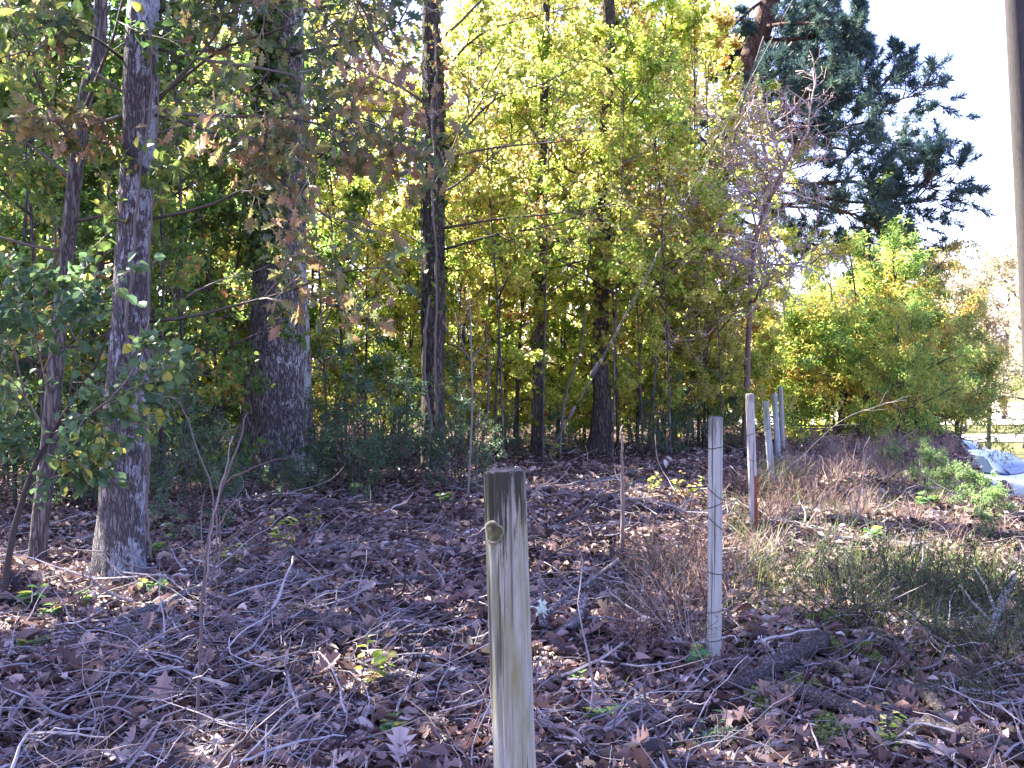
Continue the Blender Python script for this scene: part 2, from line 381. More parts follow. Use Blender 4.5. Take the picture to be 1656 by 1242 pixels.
def sheet(name, corners, mat, lift, nx=20, ny=10):
    c = np.array(corners, float); u = np.linspace(0, 1, nx)[None, :, None]; v = np.linspace(0, 1, ny)[:, None, None]
    xy = (c[0] * (1 - u) + c[1] * u) * (1 - v) + (c[3] * (1 - u) + c[2] * u) * v
    z = gz(xy[..., 0], xy[..., 1]) + lift
    ix = np.arange(nx * ny).reshape(ny, nx); mb = MB()
    mb.add(np.concatenate([xy, z[..., None]], -1), [np.stack([ix[:-1, :-1], ix[:-1, 1:], ix[1:, 1:], ix[1:, :-1]], -1).reshape(-1, 4)])
    o = obj(name, mb.mesh(name, smooth=True), mat); o["kind"] = "structure"; return o
sheet("road", [(2, 51.5), (90, 49), (90, 56), (2, 57)], plain("pale_road", (.42, .4, .37), .9, ns=2.), .05, 60, 8)
sheet("field", [(5, 66), (120, 63), (140, 110), (-5, 110)], plain("dry_field", (.5, .46, .33), 1., ns=.8), .06, 40, 20)
sheet("driveway", [(9.3, 22.5), (17, 21.5), (22, 34), (9.5, 36)], plain("gravel_drive", (.24, .2, .17), 1., ns=20.), .012, 60, 60)

# ------------------------------------------------------------------ leaf litter, twigs
def ground_normals(r, n, sig):
    return np.array([0, 0, 1.0]) + r.normal(0, sig, (n, 3))
def scatter_xy(r, n, y0, y1, px0=-160, px1=1820, power=1.0):
    """points spread over the ground the picture shows, denser close by"""
    u = r.uniform(0, 1, n); y = (y0 ** (1 - power) + u * (y1 ** (1 - power) - y0 ** (1 - power))) ** (1 / (1 - power)) if power != 1 else y0 * (y1 / y0) ** u
    px = r.uniform(px0, px1, n); x = (px - 828) / F * y * 1.01
    return np.stack([x, y, gz(x, y)], 1)
LIT = [(0, (.025, .014, .012)), (.2, (.06, .032, .027)), (.4, (.165, .09, .072)), (.6, (.26, .16, .13)), (.78, (.34, .24, .2)), (.92, (.46, .37, .32)), (1, (.66, .58, .5))]
M_LIT = leaf_mat("dead_leaves", LIT, .12, .55, .35, 0, 0)
r = np.random.default_rng(3)
mb = MB()
for tm, n, s in ((OAKC, 4500, .075), (OAK, 4500, .085), (CURL, 60000, .064), (OVATE, 45000, .05), (LOBE, 16000, .055)):
    p = scatter_xy(r, n, 3.2, 26, power=1.15); p[:, 2] += r.uniform(.005, .055, n)
    a = r.uniform(0, 6.28, n); d = np.stack([np.cos(a), np.sin(a), r.normal(0, .28, n)], 1)
    tone = np.clip(r.beta(1.15, 1.5, n) + .14 * np.sin(1.3 * p[:, 0] + 1.1 * np.cos(1.7 * p[:, 1])) * np.cos(1.1 * p[:, 1] - .5 * p[:, 0]) - .04, 0, 1)
    leaves(mb, p, d, ground_normals(r, n, .5), s * r.gamma(6, 1 / 6, n).clip(.4, 2.2), tm, tone)
o = obj("leaf_litter", mb.mesh("leaf_litter"), M_LIT); o["kind"] = "stuff"

mb = MB(); n = 33000
p = scatter_xy(r, n, 3.2, 20, power=1.3); a = r.normal(.35, 1.6, n); L = r.gamma(1.6, .15, n).clip(.05, 1.0)
d = np.stack([np.cos(a), np.sin(a), r.normal(.02, .12, n)], 1); p[:, 2] += r.uniform(.01, .08, n)
ppx = p[:, 0] / p[:, 1] * F + 828; dens = .55 + .45 * np.sin(1.9 * p[:, 0] + 1.3 * np.sin(1.4 * p[:, 1])) * np.cos(1.6 * p[:, 1] + .7)
dens = dens * np.where((ppx > 1120) & (p[:, 1] < 7), .3, 1); kp = r.uniform(0, 1, n) < dens; p, d, L = p[kp], d[kp], L[kp]; n = len(p)
tw = path(r, p, d, L, 8, 0, .2); zz = gz(tw[..., 0], tw[..., 1]); tw[..., 2] = np.maximum(tw[..., 2], zz + .012)
tubes(mb, tw, (r.gamma(2.0, .0017, n).clip(.0012, .011))[:, None] * np.linspace(1, .35, 8)[None] * r.uniform(.8, 1.2, (n, 8)), 4, tone=r.beta(1.3, 1.7, n))
o = obj("twig_litter", mb.mesh("twig_litter"), tone_mat("litter_twigs", [(0, (.05, .04, .04)), (.4, (.155, .128, .126)), (.75, (.28, .245, .24)), (1, (.44, .4, .385))], ns=40, var=.5)); o["kind"] = "stuff"

# ------------------------------------------------------------------ fallen branches and logs
def fallen(pix, rpx, label, mat=M_BRANCH, name="fallen_branch", cat="branch", lift=.6, fork=0, seed=0, heights=None):
    lift = 1.1
    r = np.random.default_rng(1000 + seed)
    q = np.array([G(a, b) for a, b in pix]); 
    rad = np.array([rp * pt[1] / F for rp, pt in zip(np.linspace(rpx, rpx * .6, len(q)) if np.isscalar(rpx) else rpx, q)])
    q[:, 2] += rad * lift + .025
    if heights is not None: q[:, 2] += np.array(heights)
    pts = spline(q, 16); pts[:, 2] += r.normal(0, rad.mean() * .25, 16); pts[1:-1] += r.normal(0, rad.mean() * .3, (14, 3))
    R = spline(rad[:, None], 16)[:, 0] * r.uniform(.88, 1.12, 16)
    mb = MB(); sd = 10
    R = R * 1.14; pts[:, 2] += .012
    tubes(mb, pts[None], R[None], sd, wob=1 + r.normal(0, .07, (1, 16, sd)))
    o0 = pts[0]
    if not fork:
        return tag(obj(name, mb.mesh(name, o0, True), mat, loc=o0), label, cat)
    t = thing(name, label, cat, o0); obj("limb", mb.mesh("limb", o0, True), mat, t)
    for k in range(fork):
        i = r.integers(4, 13); dd = unit((pts[i + 1] - pts[i]) + r.normal(0, .6, 3) * np.linalg.norm(pts[i + 1] - pts[i]) + np.array([0, 0, .02]))
        L = np.linalg.norm(pts[-1] - pts[0]) * r.uniform(.2, .4)
        f = path(r, pts[i:i + 1], dd[None], np.array([L]), 6, -.03, .12); f[..., 2] = np.maximum(f[..., 2], gz(f[..., 0], f[..., 1]) + .01)
        m2 = MB(); tubes(m2, f, (np.linspace(.5, .2, 6) * R[i])[None], 6); obj("side_twig", m2.mesh("side_twig", o0, True), mat, t)
    return t
B = [
 ([(193, 1022), (250, 1000), (300, 975), (360, 958), (425, 948)], 6.5, "pale lichened branch arching over the litter below the left trunk", M_BRANCH, 2),
 ([(190, 1000), (330, 978), (440, 962)], 3, "thin grey stick lying beside the pale lichened branch", M_BRANCH, 0),
 ([(60, 1242), (110, 1195), (165, 1160), (212, 1145)], 4, "pale bent stick rising at the lower edge left of the dry stems", M_BRANCH_W, 1),
 ([(20, 1240), (120, 1185), (190, 1140)], 2.5, "thin bleached twig crossing the lower corner of the litter", M_BRANCH_W, 0),
 ([(220, 1062), (250, 1060), (300, 1075), (350, 1087)], 5, "short dark curved stick below the pale lichened branch", M_BRANCH_D, 1),
 ([(465, 945), (495, 955), (520, 970)], 9, "short thick grey log end at the tip of the pale branch", M_BRANCH, 0),
 ([(480, 836), (560, 828), (640, 833), (715, 828)], 6, "long dark branch lying across the clearing before the evergreen shrub", M_BRANCH_D, 2),
 ([(515, 862), (600, 870), (690, 885)], 4, "slim dark branch lying under the evergreen shrub", M_BRANCH_D, 1),
 ([(505, 905), (570, 895), (640, 900), (745, 898)], 4, "grey branch lying level left of the knotted post top", M_BRANCH, 2),
 ([(515, 1025), (600, 1045), (700, 1060), (795, 1066)], 9, "thick dark log lying behind the front post", M_BRANCH_D, 2),
 ([(600, 1075), (680, 1095), (740, 1105), (800, 1098)], 6, "knobbly grey branch lying just below the thick dark log", M_BRANCH, 1),
 ([(605, 1118), (660, 1112), (710, 1128), (760, 1135)], 7, "bark-shedding branch left of the front post", M_BRANCH, 1),
 ([(865, 1085), (890, 1090), (910, 1095)], 6, "stub of the log showing right of the front post", M_BRANCH, 0),
 ([(560, 1000), (640, 1010), (720, 1008)], 3.5, "thin dark stick behind the thick dark log", M_BRANCH_D, 0),
 ([(440, 1078), (480, 1065), (525, 1052)], 5, "stout dark stick in the middle of the twig heap", M_BRANCH_D, 0),
 ([(360, 1120), (420, 1085), (490, 1070), (550, 1030)], 3.5, "crooked pale stick right of the dry stems", M_BRANCH, 1),
 ([(360, 1190), (440, 1155), (520, 1160), (600, 1190)], 4, "arched grey stick near the lower edge left of the post", M_BRANCH, 1),
 ([(210, 1235), (300, 1215), (390, 1190), (480, 1180)], 5, "long pale stick along the lower edge beneath the dry stems", M_BRANCH, 2),
 ([(1000, 1085), (940, 1050), (905, 1010)], 2.5, "fine dark twig right of the front post", M_BRANCH_D, 0),
 ([(950, 1075), (1000, 1115), (1050, 1155), (1066, 1180)], 3.5, "long pale twig running down toward the mossy log", M_BRANCH, 0),
 ([(1185, 1135), (1230, 1108), (1280, 1090), (1328, 1064)], [13, 14, 16, 14], "stout brown log lying in front of the second post", M_BRANCH_D, 0),
 ([(1240, 1128), (1310, 1150), (1390, 1178), (1450, 1195)], [8, 12, 11, 10], "long grey log running past the moss cushion", M_BRANCH_D, 0),
 ([(1475, 1200), (1535, 1212), (1600, 1225), (1650, 1238)], [12, 12, 10, 8], "grey log section continuing toward the lower corner", M_BRANCH_D, 0),
 ([(1322, 1094), (1380, 1110), (1440, 1130), (1495, 1150), (1525, 1172)], [8, 10, 11, 10, 7], "dark grey log lying above the long log", M_BRANCH_D, 1),
 ([(1382, 1148), (1410, 1156), (1432, 1168)], 9, "short wet black stick between the two grey logs", M_BRANCH_D, 0),
 ([(1470, 1212), (1512, 1236)], 6, "short bleached stick by the yellow leaves", M_BRANCH_W, 0),
 ([(1240, 1050), (1262, 1090), (1300, 1130), (1318, 1150)], 3, "thin pale stick leaning across the stout brown log", M_BRANCH_W, 0),
 ([(1440, 1062), (1470, 1080), (1492, 1088)], 7, "small dark log below the wiry bushes", M_BRANCH_D, 0),
 ([(900, 860), (980, 815), (1060, 770), (1100, 745)], 2.6, "long bare limb propped toward the foot of the right trunk", M_BRANCH_D, 2),
 ([(880, 800), (960, 785), (1040, 765)], 3, "thin limb fallen across the litter behind the front post", M_BRANCH, 1),
 ([(640, 950), (700, 945), (760, 930)], 4, "grey stick lying left of the front post knot", M_BRANCH, 1),
 ([(300, 940), (370, 930), (450, 925)], 4, "dark stick lying right of the lichened trunk foot", M_BRANCH_D, 1),
 ([(20, 1070), (60, 1120), (75, 1200)], 3, "thin pale twig curving down the left edge", M_BRANCH_W, 0),
 ([(10, 1045), (80, 1075), (160, 1090)], 3.5, "grey stick poking in at the left edge of the litter", M_BRANCH, 1),
 ([(1115, 1010), (1150, 985), (1120, 1040)], 2.5, "hooked twig at the foot of the second post", M_BRANCH, 0),
]
for i, (pix, rp, lab, mt, fk) in enumerate(B):
    fallen(pix, rp, lab, mt, "fallen_log" if (np.max(rp) >= 9) else "fallen_branch", "log" if np.max(rp) >= 9 else "branch", fork=fk, seed=i)
# forked broken piece with white fungus
def stob():
    b = G(885, 1035); D = b[1]
    t = thing("broken_limb", "forked broken limb standing in litter right of the front post", "branch", b)
    def tb(nm, pix, rp, mat):
        q = np.array([P(x, y, D + dy) for x, y, dy in pix]); m = MB(); n = 12; pts = spline(q, n)
        tubes(m, pts[None], (np.linspace(rp[0], rp[1], n) * D / F)[None], 9, wob=1 + np.random.default_rng(5).normal(0, .08, (1, n, 9))); return obj(nm, m.mesh(nm, b, True), mat, t)
    tb("limb", [(884, 1040, 0), (878, 1005, .0), (876, 975, .02), (871, 930, .05)], (9, 3), M_BRANCH)
    tb("limb", [(893, 1032, -.02), (925, 1010, .02), (940, 985, .1), (947, 960, .15)], (10, 5), M_BRANCH)
    tb("limb", [(880, 1000, 0), (910, 970, .1), (960, 935, .3), (1000, 905, .5)], (5, 2.5), M_BRANCH)
    m = MB(); rr = np.random.default_rng(8)
    pp = np.array([P(876, 985, D - .01)]) + rr.normal(0, .012, (40, 3)) * np.array([1, .6, 1.2]); leaves(m, pp, rr.normal(0, 1, (40, 3)), rr.normal(0, 1, (40, 3)), .03, OVATE, rr.uniform(0, 1, 40))
    obj("fungus", m.mesh("fungus", b), plain("white_fungus", (.55, .62, .5), .8), t)
stob()
t_ = G(1612, 1020); 
fallen([(1598, 1050), (1612, 1015), (1640, 968)], 7, "pale forked stub at the far side of the wiry bushes", M_BRANCH_W, "broken_limb", "branch", fork=2, seed=77, heights=[0, .02, .1])

# moss cushions
M_MOSS = plain("moss", (.15, .17, .045), 1., ns=40., var=.5)
def moss(px, py, rx, ry, label, seed):
    r = np.random.default_rng(seed); c = G(px, py); k = c[1] / F; m = MB()
    n = 2200; a = r.uniform(0, 6.28, n); q = np.sqrt(r.uniform(0, 1, n)); X = q * np.cos(a) * rx * k; Y = q * np.sin(a) * ry * k * 4
    rim = 1 + .3 * np.sin(3 * a + seed) ; X *= rim; Y *= rim
    Z = gz(c[0] + X, c[1] + Y) - c[2] + .035 * (1 - q ** 2) + .03
    leaves(m, np.stack([X, Y, Z], 1), r.normal(0, 1, (n, 3)), ground_normals(r, n, .6), .022, OVATE, r.uniform(0, 1, n))
    tag(obj("moss_cushion", m.mesh("moss_cushion"), M_MOSS, loc=c), label, "moss")
moss(1232, 1148, 30, 18, "yellow-green moss cushion at the foot of the stout brown log", 1)
moss(1300, 1122, 28, 14, "yellow-green moss tucked between the stout log and long log", 2)
moss(1350, 1196, 42, 18, "largest flat moss patch below the long grey log", 3)
moss(1338, 1010, 30, 7, "thin moss streak behind the logs under wiry bushes", 4)
moss(1345, 1060, 22, 9, "small bright moss patch by the end of the stout log", 5)
moss(1405, 1068, 14, 12, "round moss tuft beside the upper grey log", 6)

# ------------------------------------------------------------------ fence posts
def wood_mat(name, base, pale, algae=None, dark_top=0., hgt=1.3, rot=None, seed=0):
    m, nt, out = new_mat(name)
    v = coords(nt, (62, 62, 1.5), (seed, seed * 2, 0)); g = noise(nt, v, 2.2, 8, .68)
    fine = noise(nt, coords(nt, (260, 260, 7), (seed, 0, 0)), 1.6, 8, .75)
    c = ramp(nt, [(.3, tuple(x * .4 for x in base)), (.43, base), (.52, tuple(x * .5 + y * .5 for x, y in zip(base, pale))), (.66, pale)], math_n(nt, 'ADD', math_n(nt, 'MULTIPLY', g, .5), math_n(nt, 'MULTIPLY', fine, .5)))
    w = coords(nt, (1, 1, 1), (seed * 3., 0, 0)); ws = coords(nt, (14, 14, 3.), (seed, 1, 0))
    s = nt.nodes.new("ShaderNodeSeparateXYZ"); tc = nt.nodes.new("ShaderNodeTexCoord"); nt.links.new(tc.outputs["Object"], s.inputs[0])
    if algae:
        am = math_n(nt, 'ADD', noise(nt, ws, 1.3, 5), math_n(nt, 'MULTIPLY', math_n(nt, 'ABSOLUTE', math_n(nt, 'SUBTRACT', s.outputs[2], hgt - .28)), -.55))
        c = mixc(nt, ramp(nt, [(.36, (0, 0, 0)), (.6, (.8,) * 3)], am), c, algae)
    if dark_top:
        dm = math_n(nt, 'ADD', math_n(nt, 'MULTIPLY', math_n(nt, 'SUBTRACT', s.outputs[2], hgt - .12), 7.), math_n(nt, 'MULTIPLY', math_n(nt, 'SUBTRACT', noise(nt, ws, 2.6, 5), .5), 3.))
        dm = math_n(nt, 'ADD', math_n(nt, 'ADD', dm, math_n(nt, 'MULTIPLY', s.outputs[0], -9.)), math_n(nt, 'ADD', math_n(nt, 'MULTIPLY', math_n(nt, 'SUBTRACT', fine, .5), 3.), math_n(nt, 'MULTIPLY', math_n(nt, 'SUBTRACT', g, .5), 5.)))
        c = mixc(nt, ramp(nt, [(.25, (0, 0, 0)), (.75, (dark_top,) * 3)], dm), c, (.024, .024, .015))
    if rot:
        rm = math_n(nt, 'ADD', math_n(nt, 'MULTIPLY', math_n(nt, 'SUBTRACT', .52, s.outputs[2]), 6.), math_n(nt, 'MULTIPLY', s.outputs[0], 30.))
        c = mixc(nt, ramp(nt, [(.2, (0, 0, 0)), (.4, (1, 1, 1))], math_n(nt, 'MINIMUM', math_n(nt, 'MULTIPLY', math_n(nt, 'SUBTRACT', .5, s.outputs[2]), 12.), math_n(nt, 'ADD', math_n(nt, 'MULTIPLY', s.outputs[0], 40.), .85))), c, rot)
    cr = nt.nodes.new("ShaderNodeTexNoise"); cr.inputs["Scale"].default_value = 1.; nt.links.new(coords(nt, (95, 95, 1.3), (seed * 7, 0, 0)), cr.inputs["Vector"])
    cm = ramp(nt, [(.36, (1, 1, 1)), (.39, (0, 0, 0))], cr.outputs[0])
    c = mixc(nt, math_n(nt, 'MULTIPLY', cm, .75), c, (.04, .035, .03))
    b = nt.nodes.new("ShaderNodeBsdfPrincipled"); b.inputs["Roughness"].default_value = .95; b.inputs["Specular IOR Level"].default_value = .1
    bp = nt.nodes.new("ShaderNodeBump"); bp.inputs["Strength"].default_value = .5; bp.inputs["Distance"].default_value = .004
    nt.links.new(math_n(nt, 'SUBTRACT', g, cm), bp.inputs["Height"]); nt.links.new(bp.outputs[0], b.inputs["Normal"]); nt.links.new(c, b.inputs["Base Color"]); nt.links.new(b.outputs[0], out.inputs[0])
    return m
M_WIRE = plain("rusty_wire", (.07, .05, .045), .6, .6)
M_ENDG = plain("weathered_end_grain", (.085, .07, .055), .95, ns=60., var=.5)

def post(top_px, base_px, wpx, D, label, mat, seed, extra=None, chip=0.):
    r = np.random.default_rng(seed)
    tp = P(*top_px, D); bp = P(*base_px, D) if len(base_px) == 2 else np.array(base_px)
    gb = float(gz(bp[0], D)); bp = bp.copy(); 
    k = (gb - .1 - tp[2]) / (bp[2] - tp[2]); bp = tp + (bp - tp) * k
    org = np.array([bp[0], bp[1], gb]); R = wpx / 2 * D / F
    n, sd = 40, 64; t = np.linspace(0, 1, n); t = np.concatenate([t[:-1], [1 - .004, 1.]]); n += 1
    pts = bp[None] * (1 - t[:, None]) + tp[None] * t[:, None]
    th = np.arange(sd) * 2 * math.pi / sd
    wob = 1 + .02 * np.cos(2 * th + seed)[None] + r.normal(0, .006, (n, sd)) + .012 * np.sin(9 * t[:, None] + 3 * th[None])
    for a in np.concatenate([r.uniform(0, 6.28, 4), [4.95, 5.6]]):       # drying checks down the grain
        j = int(a / 6.283 * sd); wob[int(n * r.uniform(.2, .55)):, [j, (j + 1) % sd]] -= .1
    wob[-1] *= .93
    th_ = thing("fence_post", label, "fence post", org, "round wooden posts of the old fence line")
    m = MB(); tubes(m, pts[None], np.full((1, n), R), sd, cap=False, wob=wob[None])
    obj("shaft", m.mesh("shaft", org, True), mat, th_)
    # end grain: uneven disc set into the rim
    m = MB(); rings = 7; A = unit(np.cross(np.array([0, 0, 1.]), np.array([0, 1., 0]))[None])[0]
    V = [tp + np.array([0, 0, .004])]; 
    for q in range(1, rings + 1):
        f = q / rings
        for j in range(sd):
            rr = R * .955 * f; V.append(tp + np.array([rr * math.cos(th[j]), rr * math.sin(th[j]), .003 * (1 - f) + r.normal(0, .0012) + chip * R * math.sin(th[j] + 2) * f - (.003 if f == 1 else 0)]))
    fs = [np.array([(0, 1 + j, 1 + (j + 1) % sd) for j in range(sd)])]
    fs.append(np.array([(1 + q * sd + j, 1 + (q + 1) * sd + j, 1 + (q + 1) * sd + (j + 1) % sd, 1 + q * sd + (j + 1) % sd) for q in range(rings - 1) for j in range(sd)]))
    m.add(np.array(V), fs); obj("end_grain", m.mesh("end_grain", org, True), M_ENDG, th_)
    if extra: extra(th_, tp, bp, R, org, D)
    return th_

def knot(th_, tp, bp, R, org, D):
    c = P(798.5, 862, D - R); k = D / F
    m = MB(); th = np.linspace(0, 2 * math.pi, 25)[:-1]
    def ring(rx, rz, dy):
        jr = 1 + .09 * np.sin(3 * th + 1) + .06 * np.sin(5 * th); rx, rz = rx * jr, rz * jr
        return np.stack([c[0] + .5 * k + rx * k * np.cos(th), np.sqrt(np.maximum(R ** 2 - (c[0] + .5 * k + rx * k * np.cos(th) - (tp[0] + .002)) ** 2, (R * .25) ** 2)) * -1 + D + dy, c[2] + rz * k * np.sin(th)], 1)
    rr = [ring(16, 19, .002), ring(14.8, 17.4, -.0012), ring(13.6, 15.8, -.0022), ring(12.6, 14.4, -.0004), ring(7, 8, -.0014), ring(.6, .6, -.0006)]
    V = np.concatenate(rr); ix = np.arange(len(V)).reshape(len(rr), 24); nx = np.roll(ix, -1, 1)
    def q(a, b): return np.stack([ix[a:b], nx[a:b], nx[a + 1:b + 1], ix[a + 1:b + 1]], -1).reshape(-1, 4)
    m.add(V, [q(0, 3)]); kn = obj("knot", m.mesh("knot", org, True), plain("knot_rim", (.15, .14, .085), .9, ns=60, var=.5), th_)
    m = MB(); m.add(V, [q(3, 5), ix[5][None]]); obj("knot_core", m.mesh("knot_core", org, True), plain("knot_core", (.055, .053, .018), .95, ns=90., var=.7), kn)

def wires(specs):
    def f(th_, tp, bp, R, org, D):
        for (y0, y1, ph) in specs:
            m = MB(); a = np.linspace(0, 2 * math.pi * 1.0, 40)
            zc = P(828, (y0 + y1) / 2, D)[2]; dz = (P(828, y0, D)[2] - P(828, y1, D)[2]) / 2
            kx = (zc - bp[2]) / (tp[2] - bp[2]); cx = bp[0] + (tp[0] - bp[0]) * kx
            pts = np.stack([cx + R * 1.05 * np.cos(a), D + R * 1.05 * np.sin(a), zc + dz * np.cos(a + ph)], 1)
            tubes(m, pts[None], np.full((1, 40), .0022), 5); obj("wire", m.mesh("wire", org, True), M_WIRE, th_)
    return f
W1 = wood_mat("post_wood_knotted", (.2, .195, .145), (.4, .385, .32), (.16, .155, .05), .94, 1.29, seed=1)
W2 = wood_mat("post_wood_pale", (.29, .28, .225), (.43, .42, .36), None, .6, 1.2, seed=2)
W3 = wood_mat("post_wood_stained", (.28, .265, .24), (.43, .41, .38), None, .5, 1.2, (.2, .06, .026), 3)
W4 = wood_mat("post_wood_far", (.27, .28, .26), (.42, .43, .41), (.22, .24, .14), 0., 1.2, seed=4)
post((815, 760), (833, 1242), 69, 1.96, "thick knotted grey fence post standing close by with a dark stained top", W1, 11, knot, .06)
post((1157.5, 674), (1155, 1072), 23.5, 5.3, "second fence post, pale and wrapped with loops of rusty wire", W2, 12, wires([(722, 726, .3), (788, 808, 3.4), (812, 822, .2), (835, 856, 3.3), (928, 924, 0), (985, 990, 0), (1032, 1036, 0)]))
post((1212.5, 637), (1220, 872), 14, 9.0, "third fence post with a red-brown rotten strip near its foot", W3, 13, wires([(700, 704, .2), (745, 738, 1), (842, 842, 0)]))
post((1238, 649), (1249, 790), 11, 12.4, "fourth fence post, short and greenish above the grass tuft", W4, 14, wires([(692, 696, .5)]))
post((1252, 636), (1259, 742), 9.3, 16.0, "fifth fence post standing close before the last one", W4, 15)
post((1262, 625), (1267, 738), 7.6, 17.9, "farthest fence post, thin and tall against the bushes", W2, 16)

# ------------------------------------------------------------------ utility pole and guy wires
def utility():
    Yp = 12.0; c = P(1684, 800, Yp); b = np.array([c[0] + .06, Yp, float(gz(c[0], Yp))]); top = np.array([P(1598, -1120, Yp)[0], Yp + .2, 13.2])
    t = thing("utility_pole", "tall wooden utility pole dappled with sun at the road side", "utility pole", b)
    m = MB(); n = 40; u = np.linspace(0, 1, n)[:, None]; q = b[None] * (1 - u) + top[None] * u; q[0, 2] -= .3
    tubes(m, q[None], np.linspace(.165, .115, n)[None], 24, wob=1 + np.random.default_rng(2).normal(0, .008, (1, n, 24)))
    obj("pole", m.mesh("pole", b, True), wood_mat("pole_wood", (.04, .036, .036), (.085, .074, .07), None, 0, 3, seed=6), t)
    for zf in (.6, .8, .97):
        m = MB(); p = b + (top - b) * zf; tubes(m, np.array([p - [0, 0, .035], p + [0, 0, .035]])[None], np.full((1, 2), .165 - .05 * zf + .006), 24); obj("band", m.mesh("band", b), plain("galvanised_band", (.3, .3, .3), .5, .8), t)
    m = MB(); ca = top - np.array([0, 0, .5]); c0 = ca + np.array([-.6, -1.0, 0]); c1 = ca + np.array([.6, 1.0, 0]); tubes(m, np.array([c0, c1])[None], np.full((1, 2), .06), 4); obj("crossarm", m.mesh("crossarm", b), plain("crossarm_wood", (.16, .13, .1), .9), t)
    return b, top
pb, pt = utility()
def guy(gx, through, d_g, label, seed, zfrac):
    """gx: ground anchor pixel, goes up to the pole top"""
    a = P(gx[0], gx[1], d_g); a[2] = float(gz(a[0], a[1])) - .05
    top = pb + (pt - pb) * zfrac
    t = thing("guy_wire", label, "guy wire", a, "steel guy wires bracing the utility pole")
    m = MB(); n = 30; u = np.linspace(0, 1, n)[:, None]; q = a[None] * (1 - u) + top[None] * u; q[:, 2] -= .06 * np.sin(np.pi * u[:, 0])
    ms = plain("galvanised_strand", (.12, .115, .11), .6, .5)
    tubes(m, q[None], np.full((1, n), .0048), 6); obj("strand", m.mesh("strand", a, True), ms, t)
    d = (top - a) / np.linalg.norm(top - a)
    m = MB(); s0 = a + d * 1.0; s1 = a + d * 3.0; off = np.array([.035, -.02, 0]); tubes(m, np.array([s0, s0 + d * .3 + off, s1 + off * 1.2, s1 + d * .15])[None], np.full((1, 4), .0045), 6); obj("tail", m.mesh("tail", a, True), ms, t)
    m = MB(); tubes(m, np.array([a - d * .3, a + d * .95])[None], np.full((1, 2), .012), 8); obj("anchor_rod", m.mesh("anchor_rod", a, True), M_WIRE, t)
    for f in (.95, 1.55):
        m = MB(); p = a + d * f; tubes(m, np.array([p - d * .1, p - d * .06, p + d * .06, p + d * .1])[None], np.array([[.01, .024, .024, .01]]), 10); obj("clamp", m.mesh("clamp", a, True), plain("clamp_iron", (.12, .11, .1), .6, .5), t)
guy((866, 778), None, 13.3, "steel guy wire anchored in front of the two slim trunks", 1, .745)
guy((632, 738), None, 16.0, "longer steel guy wire rising out of the evergreen shrub", 2, .98)

# ------------------------------------------------------------------ main trees (trunks traced, crowns grown)
def traced_tree(name, label, trace, D, Htop, bark, leafm, seed, crown, limbs=(), lv=(3, 5, 5), size=.1, tmpl=DIAMOND, flare=.5, ridge=.05, sides=20, cat="tree", tw=.012, dy=0., lobes=5, limb_leaf=None):
    """trace: [(px, py, width_px)...] foot first"""
    r = np.random.default_rng(seed)
    q = np.array([P(a, b, D) for a, b, _ in trace]); rad = [wp / 2 * D / F for *_, wp in trace]
    base = q[0].copy(); base[2] = float(gz(base[0], D)); q[0, 2] = base[2] - .06
    d = q[-1] - q[-2]; d = d / np.linalg.norm(d); d = unit((d + np.array([0, dy, .6]))[None])[0]
    L = (Htop - q[-1][2]) / d[2]
    q = np.vstack([q, q[-1] + d * L * .5 + r.normal(0, .2, 3), q[-1] + d * L]); rad += [rad[-1] * .7, .02]
    t = thing(name, label, cat, base)
    m = MB(); pts, rr = trunk_tube(r, m, q, rad, sides, flare, ridge, lobes, n=48)
    wood, leaf = m, MB(); m.slot = 1
    for c in crown:
        LP, LL = limbs_on(r, pts, c['n'], c['z0'], c['z1'], c['L0'], c['L1'], c.get('e0', .3), c.get('e1', .9), az=c.get('az'))
        dress(r, wood, leaf, LP, LL, c.get('ns', 5), c.get('nt', 5), c.get('nl', 8), c.get('size', size), c.get('tmpl', tmpl), r0=c.get('r0', .03), tmin=.25)
    for lb in limbs:
        pl = np.array([P(*x) for x in lb]); LP = spline(pl, 9)[None]; LL = np.array([np.linalg.norm(np.diff(LP[0], axis=0), axis=1).sum()])
        kw = dict(ns=8, nt=4, nl=4, r0=tw); kw.update(limb_leaf or {})
        dress(r, wood, leaf, LP, LL, kw['ns'], kw['nt'], kw['nl'], size, tmpl, r0=kw['r0'], sub_l=.32, tilt=.9, droop=.08, tmin=.25, spread=.35, twig_r=.0028)
    obj("trunk", m.mesh("trunk", base, True), (bark, M_TWIG), t)
    if leaf.n: obj("crown", leaf.mesh("crown", base), leafm, t)
    return t, pts, rr, base

